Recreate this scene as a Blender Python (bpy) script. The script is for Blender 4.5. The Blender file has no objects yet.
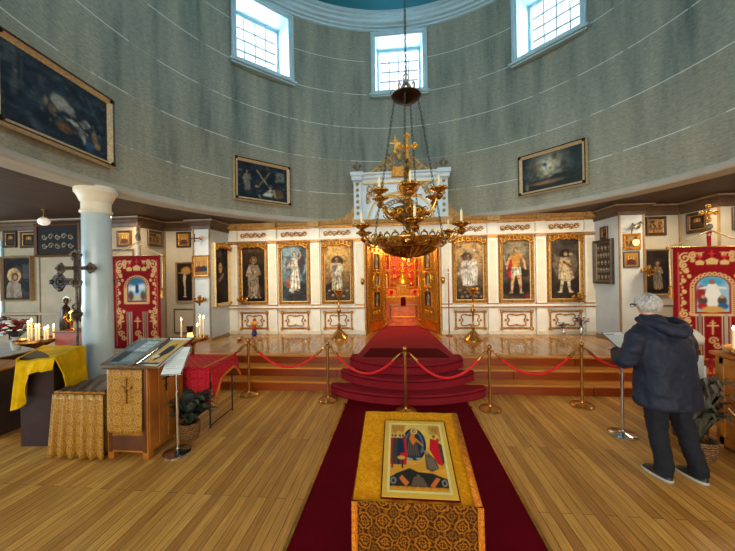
import bpy, math, random
import numpy as np
from mathutils import Matrix, Vector
R = math.radians
PI = math.pi
sc = bpy.context.scene
col = sc.collection

# ---------------------------------------------------------------- camera, world, light
cam_d = bpy.data.cameras.new('camera'); cam = bpy.data.objects.new('camera', cam_d); col.objects.link(cam)
cam_d.sensor_width = 36; cam_d.lens = 317 / 735 * 36; cam_d.clip_start = .05
def view_rot(yaw, pitch, roll):
    return Matrix.Rotation(yaw, 3, 'Z') @ Matrix.Rotation(pitch, 3, 'X') @ Matrix.Rotation(roll, 3, 'Y')
m = view_rot(.098, -.0005, .0171) @ Matrix.Rotation(PI / 2, 3, 'X')
cam.matrix_world = Matrix.Translation((0, 0, 1.95)) @ m.to_4x4()
sc.camera = cam
sc.view_settings.view_transform = 'Standard'; sc.view_settings.look = 'None'
sc.view_settings.gamma = 1; sc.view_settings.use_curve_mapping = False
sc.view_settings.exposure = 1.02

world = bpy.data.worlds.new('world'); sc.world = world; world.use_nodes = True
bg = world.node_tree.nodes['Background']
bg.inputs[0].default_value = (.80, .92, 1, 1); bg.inputs[1].default_value = 1.1

def area(name, loc, direction, sx, sy, power, color, spread=180):
    d = bpy.data.lights.new(name, 'AREA'); d.shape = 'RECTANGLE'; d.size = sx; d.size_y = sy
    d.energy = power; d.color = color; d.spread = R(spread)
    o = bpy.data.objects.new(name, d); col.objects.link(o); o.location = loc
    o.rotation_euler = Vector(direction).to_track_quat('-Z', 'Y').to_euler()
    return o
def spot(name, loc, target, power, color, size=60, blend=.6, radius=.06):
    d = bpy.data.lights.new(name, 'SPOT'); d.energy = power; d.color = color; d.spot_size = R(size)
    d.spot_blend = blend; d.shadow_soft_size = radius
    o = bpy.data.objects.new(name, d); col.objects.link(o); o.location = loc
    o.rotation_euler = (Vector(target) - Vector(loc)).to_track_quat('-Z', 'Y').to_euler()
    return o
def point(name, loc, power, color, radius=.05):
    d = bpy.data.lights.new(name, 'POINT'); d.energy = power; d.color = color; d.shadow_soft_size = radius
    o = bpy.data.objects.new(name, d); col.objects.link(o); o.location = loc
    return o
DC = (.07, 3.95)            # centre of the drum
DR = 4.45
DAY = (.86, .95, 1.0); WARM = (1, .72, .40); LAMP = (1, .80, .56)
for k in range(8):           # daylight through the eight windows of the drum
    a = R(.35 + 45 * k); s, c = math.sin(a), math.cos(a)
    area('drum_daylight', (DC[0] + s * 5.5, DC[1] + c * 5.5, 7.8), (-s, -c, -.35), 1.5, 1.9, 118, DAY)
area('nave_fill', (0, -5.5, 2.6), (0, 1, -.12), 9, 3.5, 330, (1, .88, .68))       # added warm fill light at the open rear end
area('side_daylight', (-10.8, 1.5, 1.9), (1, 0, -.25), 5, 1.6, 190, (.6, .85, 1))       # window of the left aisle
for x in (-3.7, -2.6, -1.5, 1.7, 2.8, 3.9):    # picture spots over the icon screen
    spot('screen_spot', (x, 5.9, 3.2), (x, 7.93, 1.75), 44, LAMP, 85, .9, .08)
spot('gable_spot', (.07, 4.6, 3.4), (.07, 8, 3.9), 34, (1, .92, .82), 40, 1, .1)
for x, y in ((-5.4, 6.0), (5.3, 6.1), (6.4, 4.8), (4.9, 1.8)):
    area('gallery_lamp_light', (x, y, 3.22), (0, 0, -1), .5, .5, 17, (1, .76, .48))
point('altar_light', (.1, 8.95, 2.75), 42, (1, .52, .18), .12)
point('altar_light', (.1, 9.9, 2.6), 26, (1, .50, .16), .12)

# ---------------------------------------------------------------- materials
def lin(c):
    return tuple((x / 12.92 if x <= .04045 else ((x + .055) / 1.055) ** 2.4) for x in c)
def rgb(r, g, b): return lin((r / 255, g / 255, b / 255))
MATS = {}
class NT:
    def __init__(s, name):
        s.m = bpy.data.materials.new(name); s.m.use_nodes = True; s.t = s.m.node_tree; s.n = s.t.nodes
        s.b = s.n['Principled BSDF']; MATS[name] = s.m
    def node(s, typ, **kw):
        n = s.n.new(typ)
        for k, v in kw.items():
            if k in n.inputs.keys() if isinstance(k, str) else False: n.inputs[k].default_value = v
            else: setattr(n, k, v)
        return n
    def link(s, a, b): s.t.links.new(a, b)
    def math(s, op, a, b=None, c=None):
        n = s.n.new('ShaderNodeMath'); n.operation = op
        for i, v in enumerate((a, b, c)):
            if v is None: continue
            if isinstance(v, (int, float)): n.inputs[i].default_value = v
            else: s.link(v, n.inputs[i])
        return n.outputs[0]
    def mix(s, f, a, b, mode='MIX'):
        n = s.n.new('ShaderNodeMix'); n.data_type = 'RGBA'; n.blend_type = mode
        for i, v in ((0, f), (6, a), (7, b)):
            if isinstance(v, (int, float)): n.inputs[i].default_value = v
            elif isinstance(v, tuple): n.inputs[i].default_value = (*v[:3], 1)
            else: s.link(v, n.inputs[i])
        return n.outputs[2]
    def coord(s, kind='Object'):
        return s.n.new('ShaderNodeTexCoord').outputs[kind]
    def mapping(s, v, scale=(1, 1, 1), rot=(0, 0, 0)):
        n = s.n.new('ShaderNodeMapping'); n.inputs['Scale'].default_value = scale; n.inputs['Rotation'].default_value = rot
        s.link(v, n.inputs[0]); return n.outputs[0]
    def noise(s, v, scale, detail=3, rough=.55):
        n = s.n.new('ShaderNodeTexNoise'); n.inputs['Scale'].default_value = scale; n.inputs['Detail'].default_value = detail
        n.inputs['Roughness'].default_value = rough; s.link(v, n.inputs['Vector']); return n.outputs['Fac']
    def ramp(s, f, stops):
        n = s.n.new('ShaderNodeValToRGB'); e = n.color_ramp.elements
        while len(e) < len(stops): e.new(.5)
        for i, (p, c) in enumerate(stops): e[i].position = p; e[i].color = (*c[:3], 1)
        s.link(f, n.inputs[0]); return n.outputs[0]
    def bump(s, h, strength=.3, dist=.01):
        n = s.n.new('ShaderNodeBump'); n.inputs['Strength'].default_value = strength; n.inputs['Distance'].default_value = dist
        s.link(h, n.inputs['Height']); s.link(n.outputs[0], s.b.inputs['Normal'])
    def set(s, color=None, rough=None, metal=None, **kw):
        if color is not None:
            if isinstance(color, tuple): s.b.inputs['Base Color'].default_value = (*color, 1)
            else: s.link(color, s.b.inputs['Base Color'])
        if rough is not None: s.b.inputs['Roughness'].default_value = rough
        if metal is not None: s.b.inputs['Metallic'].default_value = metal
        for k, v in kw.items(): s.b.inputs[k.replace('_', ' ')].default_value = v
        return s.m
def plain(name, c, rough=.5, metal=0, var=.12, scale=9, **kw):
    """a slightly uneven surface of one colour"""
    t = NT(name); v = t.coord()
    f = t.noise(v, scale, 4)
    d = tuple(x * (1 - var * 1.6) for x in c); l = tuple(min(1, x * (1 + var)) for x in c)
    return t.set(t.ramp(f, [(.3, d), (.7, l)]), rough, metal, **kw)

def boards(name, width, length, c1, c2, dark, rough, axis='Y', spec=.5, grain=30, gap=.03):
    t = NT(name); v = t.coord()
    rot = (0, 0, PI / 2) if axis == 'Y' else (0, 0, 0)
    mv = t.mapping(v, (1, 1, 1), rot)
    b = t.n.new('ShaderNodeTexBrick'); t.link(mv, b.inputs['Vector'])
    b.offset = .37; b.inputs['Scale'].default_value = 1; b.inputs['Brick Width'].default_value = length; b.inputs['Row Height'].default_value = width
    b.inputs['Mortar Size'].default_value = width * gap; b.inputs['Mortar Smooth'].default_value = .3
    b.inputs['Color1'].default_value = (*c1, 1); b.inputs['Color2'].default_value = (*c2, 1); b.inputs['Mortar'].default_value = (*dark, 1)
    g = t.noise(t.mapping(v, (grain, 1.2, 1) if axis == 'Y' else (1.2, grain, grain)), 2.2, 5, .65)
    g2 = t.noise(v, .55, 3)
    c = t.mix(.62, b.outputs['Color'], t.ramp(g, [(.3, (.25, .22, .2)), (.62, (1, 1, 1))]), 'MULTIPLY')
    c = t.mix(.35, c, t.ramp(g2, [(.35, (.55, .5, .45)), (.65, (1.1, 1.1, 1.1))]), 'MULTIPLY')
    t.bump(t.math('SUBTRACT', t.math('MULTIPLY', g, .3), b.outputs['Fac']), .35, .004)
    return t.set(c, rough, 0, Specular_IOR_Level=spec)

boards('floor_boards', .085, 2.7, rgb(242, 184, 92), rgb(196, 136, 62), rgb(50, 28, 10), .36, 'Y', .32)
boards('stage_boards', .09, 2.2, rgb(214, 158, 82), rgb(184, 124, 56), rgb(100, 58, 22), .12, 'Y', .5)
boards('tread_boards', .14, 3, rgb(234, 156, 66), rgb(212, 130, 46), rgb(110, 54, 16), .3, 'X', .55)
boards('riser_boards', .3, 3, rgb(172, 76, 18), rgb(142, 56, 12), rgb(60, 22, 6), .35, 'X', .5)
boards('ceiling_boards', .16, 9, rgb(84, 56, 34), rgb(64, 42, 26), rgb(20, 12, 8), .6, 'Y', .5, 12, .07)

t = NT('drum_plaster'); v = t.coord(); x = t.n.new('ShaderNodeSeparateXYZ'); t.link(v, x.inputs[0]); z = x.outputs[2]
ang = t.math('ARCTAN2', x.outputs[0], x.outputs[1])
cyl = t.n.new('ShaderNodeCombineXYZ'); t.link(t.math('MULTIPLY', ang, 4.45), cyl.inputs[0]); t.link(z, cyl.inputs[2])
cy = cyl.outputs[0]
# horizontal boards, 16 cm, and wide bands every 88 cm
band = t.math('FRACT', t.math('DIVIDE', t.math('SUBTRACT', z, 4.08), .875))
edge = t.math('LESS_THAN', t.math('MINIMUM', band, t.math('SUBTRACT', 1, band)), .011)
fb = t.math('FRACT', t.math('DIVIDE', z, .146))
seam = t.math('LESS_THAN', fb, .075)
sten = t.noise(t.mapping(cy, (.9, 1, .12)), 2.6, 5, .6)       # old water runs in the paint
fine = t.noise(t.mapping(cy, (2, 1, 7)), 7, 5, .7)
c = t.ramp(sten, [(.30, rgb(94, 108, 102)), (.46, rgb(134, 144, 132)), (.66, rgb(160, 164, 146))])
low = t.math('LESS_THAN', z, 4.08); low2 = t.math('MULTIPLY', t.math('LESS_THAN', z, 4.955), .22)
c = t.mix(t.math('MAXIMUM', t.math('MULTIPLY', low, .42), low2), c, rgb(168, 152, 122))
c = t.mix(.8, c, t.ramp(fine, [(.3, (.5, .5, .5)), (.65, (1.2, 1.2, 1.2))]), 'MULTIPLY')
c = t.mix(t.math('MULTIPLY', seam, .2), c, rgb(74, 80, 76))
brk = t.math('GREATER_THAN', t.noise(t.mapping(cy, (1, 1, .2)), 1.6, 4), .44)
c = t.mix(t.math('MULTIPLY', edge, t.math('ADD', .15, t.math('MULTIPLY', brk, .5))), c, rgb(226, 230, 222))
dots = t.n.new('ShaderNodeTexVoronoi'); t.link(t.mapping(cy, (1, 1, 1)), dots.inputs['Vector']); dots.inputs['Scale'].default_value = 5
c = t.mix(t.math('MULTIPLY', t.math('LESS_THAN', dots.outputs['Distance'], .05), .5), c, rgb(70, 72, 66))
t.bump(t.math('ADD', t.math('MULTIPLY', fine, .5), t.math('MULTIPLY', seam, -.6)), .4, .01)
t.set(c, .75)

plain('wall_paint', rgb(176, 170, 154), .7, 0, .06, 3)
plain('aisle_paint', rgb(158, 142, 116), .7, 0, .08, 4)
plain('daylit_wall_paint', rgb(198, 206, 206), .6, 0, .05, 4)  # wall paint with the daylight on piers and returns mixed into its colour
plain('white_paint', rgb(236, 232, 218), .45, 0, .04, 6)
plain('cream_paint', rgb(226, 216, 190), .5, 0, .05, 6)
plain('blue_white', rgb(176, 208, 218), .4, 0, .04, 6)
plain('gable_paint', rgb(206, 222, 228), .45, 0, .05, 5)
plain('column_paint', rgb(178, 196, 200), .22, 0, .05, 4)
plain('teal', rgb(34, 134, 158), .6, 0, .05, 1.5)
plain('dark_trim', rgb(86, 62, 40), .5, 0, .2, 8)
plain('tan_trim', rgb(150, 124, 88), .5, 0, .15, 8)
plain('gold', rgb(226, 164, 50), .34, .75, .22, 40)
plain('gilt', rgb(192, 130, 40), .38, .5, .45, 26)
plain('tan_gilt', rgb(190, 146, 82), .45, .2, .25, 20)
plain('cream_gilt', rgb(222, 200, 158), .42, .2, .2, 40)
plain('pale_gilt', rgb(226, 196, 138), .42, .3, .25, 45)
plain('brass', rgb(190, 136, 66), .24, .85, .18, 30)
plain('old_brass', rgb(196, 146, 66), .24, .92, .45, 24)
plain('dark_bronze', rgb(52, 36, 26), .35, .8, .3, 30)
plain('chrome', rgb(205, 205, 205), .12, 1, .05, 20)
plain('iron', rgb(62, 60, 58), .45, .7, .2, 20)
plain('silver', rgb(150, 140, 124), .4, .6, .4, 40)
plain('tarnished', rgb(88, 76, 62), .42, .6, .5, 30)
plain('black', rgb(20, 18, 17), .9, 0, .1, 20)
plain('cabinet_wood', rgb(164, 98, 30), .35, 0, .3, 3)
plain('dark_wood', rgb(86, 48, 22), .4, 0, .3, 4)
plain('frame_wood', rgb(64, 44, 28), .4, 0, .3, 10)
plain('red_wood', rgb(160, 62, 28), .4, 0, .2, 6)
plain('wax', rgb(244, 226, 178), .5, 0, .03, 6)
plain('velvet_rope', rgb(232, 14, 28), .6, 0, .12, 60)
plain('skin', rgb(206, 156, 130), .5, 0, .06, 12)
plain('hair', rgb(186, 180, 170), .6, 0, .3, 40)
plain('navy_cloth', rgb(8, 19, 42), .7, 0, .05, 14)
plain('denim', rgb(6, 11, 24), .85, 0, .2, 18)
plain('shoe', rgb(40, 32, 28), .5, 0, .15, 12)
plain('paper', rgb(222, 230, 230), .5, 0, .03, 12)
plain('leaf', rgb(54, 66, 56), .5, 0, .35, 14)
plain('dry_leaf', rgb(78, 74, 60), .6, 0, .4, 20)
plain('red_flower', rgb(176, 28, 44), .6, 0, .3, 30)
plain('white_flower', rgb(228, 226, 222), .6, 0, .1, 30)
plain('yellow_cloth', rgb(216, 172, 4), .85, 0, .18, 7, Specular_IOR_Level=.1)
plain('blue_ceramic', rgb(28, 44, 110), .25, 0, .1, 7)
plain('orange_wood', rgb(222, 102, 12), .4, 0, .2, 8)
plain('grey_cloth', rgb(176, 176, 170), .8, 0, .12, 8)
plain('dark_cloth', rgb(48, 24, 16), .8, 0, .3, 6)

def carpet(name, c, s=160):
    t = NT(name); v = t.coord(); f = t.noise(v, s, 2); g = t.noise(v, 3, 3)
    cc = t.mix(.6, tuple(x * 1.0 for x in c), t.ramp(f, [(.3, (.45, .45, .45)), (.7, (1.35, 1.35, 1.35))]), 'MULTIPLY')
    cc = t.mix(.3, cc, t.ramp(g, [(.35, (.7, .7, .7)), (.65, (1.15, 1.15, 1.15))]), 'MULTIPLY')
    t.bump(f, .5, .006); t.set(cc, 1, 0, Specular_IOR_Level=.06)
carpet('runner_red', rgb(100, 4, 20)); carpet('step_red', rgb(146, 36, 46)); carpet('stage_red', rgb(150, 46, 52)); carpet('mat_red', rgb(88, 10, 22))

def brocade(name, base, motif, scale=9, metal=.35, rough=.4, ring=.33):
    t = NT(name); v = t.coord()
    sp = t.n.new('ShaderNodeSeparateXYZ'); t.link(v, sp.inputs[0])
    wn = t.math('MULTIPLY', t.math('SUBTRACT', t.noise(v, 24, 2), .5), .035)
    U = t.math('ADD', t.math('ADD', sp.outputs[0], sp.outputs[1]), wn); V = t.math('SUBTRACT', sp.outputs[2], wn)
    def cell(off):
        a = t.math('SUBTRACT', t.math('FRACT', t.math('ADD', t.math('MULTIPLY', U, scale), off)), .5)
        b = t.math('SUBTRACT', t.math('FRACT', t.math('ADD', t.math('MULTIPLY', V, scale), off)), .5)
        d = t.math('SQRT', t.math('ADD', t.math('MULTIPLY', a, a), t.math('MULTIPLY', b, b)))
        th = t.math('ARCTAN2', a, b)
        wob = t.math('MULTIPLY', t.math('SINE', t.math('MULTIPLY', th, 8)), .02)
        dd = t.math('ADD', d, wob)
        r1 = t.math('LESS_THAN', t.math('ABSOLUTE', t.math('SUBTRACT', dd, ring)), .045)
        r2 = t.math('LESS_THAN', t.math('ABSOLUTE', t.math('SUBTRACT', dd, ring * .48)), .035)
        r3 = t.math('LESS_THAN', t.math('MINIMUM', t.math('ABSOLUTE', a), t.math('ABSOLUTE', b)), .02)
        r3 = t.math('MULTIPLY', r3, t.math('LESS_THAN', d, ring * .8))
        return t.math('MAXIMUM', r1, t.math('MAXIMUM', r2, r3))
    f = t.math('MAXIMUM', cell(0), t.math('MULTIPLY', cell(.5), .6))
    n = t.noise(v, 60, 3)
    c = t.mix(f, base, motif)
    c = t.mix(.4, c, t.ramp(n, [(.3, (.5, .5, .5)), (.7, (1.3, 1.3, 1.3))]), 'MULTIPLY')
    t.bump(t.math('ADD', f, t.math('MULTIPLY', n, .5)), .35, .004)
    t.set(c, rough, metal, Specular_IOR_Level=.15 if metal < .12 else .4)
brocade('gold_brocade', rgb(146, 98, 18), rgb(188, 142, 56), 8, .15, .5)
brocade('dark_brocade', rgb(128, 80, 16), rgb(186, 136, 36), 6)
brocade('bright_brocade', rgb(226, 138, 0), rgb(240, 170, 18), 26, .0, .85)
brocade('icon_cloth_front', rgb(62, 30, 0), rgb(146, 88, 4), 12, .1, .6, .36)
brocade('red_brocade', rgb(170, 10, 28), rgb(204, 50, 60), 9, .0, .7)
brocade('gold_trim_weave', rgb(176, 74, 8), rgb(222, 150, 40), 34, .0, .6)
t = NT('silvery_gilt'); v = t.coord(); f = t.noise(v, 55, 5, .7)
t.bump(f, .8, .02); t.set(t.ramp(f, [(.35, rgb(70, 40, 8)), (.5, rgb(190, 120, 28)), (.68, rgb(240, 190, 80))]), .35, .5)
t = NT('basket'); v = t.coord(); w = t.n.new('ShaderNodeTexWave'); w.bands_direction = 'Z'; w.inputs['Scale'].default_value = 14; w.inputs['Distortion'].default_value = 6; w.inputs['Detail Scale'].default_value = 6
t.link(v, w.inputs[0]); t.bump(w.outputs['Fac'], .8, .02); t.set(t.ramp(w.outputs['Fac'], [(.2, rgb(58, 34, 14)), (.8, rgb(176, 128, 74))]), .6)
# painted surfaces carry their picture as a colour attribute
t = NT('painting'); a = t.n.new('ShaderNodeAttribute'); a.attribute_name = 'Col'; t.set(a.outputs['Color'], .6, 0, Specular_IOR_Level=.12)
t = NT('embroidery'); a = t.n.new('ShaderNodeAttribute'); a.attribute_name = 'Col'; f = t.noise(t.coord(), 90, 3)
t.bump(f, .3, .004); t.set(a.outputs['Color'], .8, 0, Specular_IOR_Level=.15)
def emit(name, c, s):
    t = NT(name); t.set(c, .5); t.b.inputs['Emission Color'].default_value = (*c, 1); t.b.inputs['Emission Strength'].default_value = s
emit('flame', (1, .72, .25), 14); emit('lit_glass', (1, .66, .16), 1.3); emit('globe_glass', (.95, .93, .88), .12)
t = NT('glass'); t.set((1, 1, 1), .02, 0); tr = t.n.new('ShaderNodeBsdfTransparent'); gl = t.n.new('ShaderNodeBsdfGlossy'); gl.inputs['Roughness'].default_value = .03
mx = t.n.new('ShaderNodeMixShader'); mx.inputs[0].default_value = .08; t.link(tr.outputs[0], mx.inputs[1]); t.link(gl.outputs[0], mx.inputs[2]); t.link(mx.outputs[0], t.n['Material Output'].inputs[0])
t = NT('amber_glass'); t.set((.55, .25, .04), .08, 0, Transmission_Weight=.5)

# ---------------------------------------------------------------- mesh helpers
def tag(o, label=None, cat=None, group=None, kind=None):
    for k, v in (('label', label), ('category', cat), ('group', group), ('kind', kind)):
        if v: o[k] = v
    return o
def thing(name, label, cat, loc=(0, 0, 0), rz=0, group=None, kind=None):
    o = bpy.data.objects.new(name, None); col.objects.link(o); o.empty_display_size = .1
    o.location = loc; o.rotation_euler = (0, 0, rz)
    return tag(o, label, cat, group, kind)
def structure(name, loc=(0, 0, 0), rz=0):
    o = bpy.data.objects.new(name, None); col.objects.link(o); o.location = loc; o.rotation_euler = (0, 0, rz); o['kind'] = 'structure'
    return o
def copy_tree(o, parent=None):
    c = o.copy(); col.objects.link(c)
    if parent: c.parent = parent
    for ch in list(o.children): copy_tree(ch, c)
    return c
def place(o, loc, rz=0, label=None):
    o.location = loc; o.rotation_euler = (0, 0, rz)
    if label: o['label'] = label
    return o

class MB:
    def __init__(s): s.v = []; s.f = []
    def add(s, vs, fs):
        n = len(s.v); s.v += [tuple(p) for p in vs]; s.f += [tuple(i + n for i in f) for f in fs]; return s
    def box(s, x0, x1, y0, y1, z0, z1, rz=0, piv=None):
        vs = [(x, y, z) for z in (z0, z1) for y in (y0, y1) for x in (x0, x1)]
        if rz:
            px, py = piv or ((x0 + x1) / 2, (y0 + y1) / 2); c, q = math.cos(rz), math.sin(rz)
            vs = [(px + (x - px) * c - (y - py) * q, py + (x - px) * q + (y - py) * c, z) for x, y, z in vs]
        return s.add(vs, [(0, 2, 3, 1), (4, 5, 7, 6), (0, 1, 5, 4), (2, 6, 7, 3), (0, 4, 6, 2), (1, 3, 7, 5)])
    def lathe(s, prof, at=(0, 0, 0), seg=20, axis='Z', sx=1, sy=1):
        n = len(prof); vs = []
        for k in range(seg):
            a = 2 * PI * k / seg; c, q = math.cos(a), math.sin(a)
            for r, z in prof:
                p = (r * c * sx, r * q * sy, z)
                if axis == 'Y': p = (p[0], -p[2], p[1])
                vs.append((p[0] + at[0], p[1] + at[1], p[2] + at[2]))
        fs = [(k * n + i, ((k + 1) % seg) * n + i, ((k + 1) % seg) * n + i + 1, k * n + i + 1) for k in range(seg) for i in range(n - 1)]
        if prof[0][0] > 1e-6: fs.append(tuple(k * n for k in range(seg))[::-1])
        if prof[-1][0] > 1e-6: fs.append(tuple(k * n + n - 1 for k in range(seg)))
        return s.add(vs, fs)
    def ball(s, c, r, seg=12, sz=1):
        m = 7
        return s.lathe([(max(1e-7, r * math.sin(PI * i / m)), -r * sz * math.cos(PI * i / m)) for i in range(m + 1)], c, seg)
    def tube(s, pts, r, seg=8, cap=True):
        P = [Vector(p) for p in pts]; n = len(P); rr = r if isinstance(r, (list, tuple)) else [r] * n
        T = [(P[min(i + 1, n - 1)] - P[max(i - 1, 0)]).normalized() for i in range(n)]
        up = Vector((0, 0, 1)) if abs(T[0].z) < .9 else Vector((0, 1, 0))
        A = T[0].cross(up).normalized(); vs = []
        for i in range(n):
            A = (A - T[i] * A.dot(T[i]))
            A = A.normalized() if A.length > 1e-6 else T[i].orthogonal().normalized()
            B = T[i].cross(A)
            for k in range(seg):
                a = 2 * PI * k / seg; vs.append(P[i] + (A * math.cos(a) + B * math.sin(a)) * rr[i])
        fs = [(i * seg + k, i * seg + (k + 1) % seg, (i + 1) * seg + (k + 1) % seg, (i + 1) * seg + k) for i in range(n - 1) for k in range(seg)]
        if cap: fs += [tuple(range(seg))[::-1], tuple((n - 1) * seg + k for k in range(seg))]
        return s.add(vs, fs)
    def prism(s, poly, fn0, fn1):
        n = len(poly); vs = [fn0(*p) for p in poly] + [fn1(*p) for p in poly]
        return s.add(vs, [tuple(range(n)), tuple(range(2 * n - 1, n - 1, -1))] + [(i, i + n, (i + 1) % n + n, (i + 1) % n) for i in range(n)])
    def plate(s, poly, y0, y1):           # outline in x,z with thickness along y
        return s.prism(poly, lambda x, z: (x, y0, z), lambda x, z: (x, y1, z))
    def slab(s, poly, z0, z1):            # outline in x,y
        return s.prism(poly, lambda x, y: (x, y, z0), lambda x, y: (x, y, z1))
    def grid(s, fn, nu, nv, closed_u=False):
        vs = [fn(i / nu, j / nv) for j in range(nv + 1) for i in range(nu + (0 if closed_u else 1))]
        w = nu if closed_u else nu + 1
        fs = [(j * w + i, j * w + (i + 1) % w, (j + 1) * w + (i + 1) % w, (j + 1) * w + i) for j in range(nv) for i in range(nu)]
        return s.add(vs, fs)
    def moulding(s, x0, x1, z0, z1, steps, y=0):   # mitred frame: steps = (inset, height off the wall)
        n = len(steps); vs = []
        for ins, d in steps:
            vs += [(x0 + ins, y - d, z0 + ins), (x1 - ins, y - d, z0 + ins), (x1 - ins, y - d, z1 - ins), (x0 + ins, y - d, z1 - ins)]
        fs = [(i * 4 + k, i * 4 + (k + 1) % 4, (i + 1) * 4 + (k + 1) % 4, (i + 1) * 4 + k) for i in range(n - 1) for k in range(4)]
        return s.add(vs, fs)
    def spiral(s, c, r0, turns, start, r, flip=1, y=0, n=16, ry=1):   # scroll in the x,z plane
        pts = []; rad = []
        for i in range(n):
            t_ = i / (n - 1); a = start + flip * turns * 2 * PI * t_; q = r0 * (1 - .85 * t_)
            pts.append((c[0] + q * math.cos(a), y, c[1] + q * math.sin(a) * ry)); rad.append(r * (1 - .4 * t_))
        return s.tube(pts, rad, 6)
    def move(s, f): s.v = [tuple(f(*p)) for p in s.v]; return s
    def build(s, name, mat, parent=None, smooth=True, bevel=0, sub=0, world=False, angle=40, solid=0):
        me = bpy.data.meshes.new(name); vs = s.v
        if world and parent:
            L = parent.location; q = parent
            off = Vector((0, 0, 0))
            while q: off += Vector(q.location); q = q.parent
            vs = [(x - off.x, y - off.y, z - off.z) for x, y, z in vs]
        me.from_pydata(vs, [], s.f); me.update()
        import bmesh
        b = bmesh.new(); b.from_mesh(me); bmesh.ops.recalc_face_normals(b, faces=b.faces); b.to_mesh(me); b.free()
        me.materials.append(MATS[mat] if isinstance(mat, str) else mat)
        if smooth:
            me.shade_smooth(); me.set_sharp_from_angle(angle=R(angle))
        o = bpy.data.objects.new(name, me); col.objects.link(o)
        if parent: o.parent = parent
        if solid: md = o.modifiers.new('s', 'SOLIDIFY'); md.thickness = solid; md.offset = 0
        if bevel: md = o.modifiers.new('b', 'BEVEL'); md.width = bevel; md.segments = 2; md.limit_method = 'ANGLE'
        if sub: md = o.modifiers.new('u', 'SUBSURF'); md.levels = md.render_levels = sub
        return o

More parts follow.
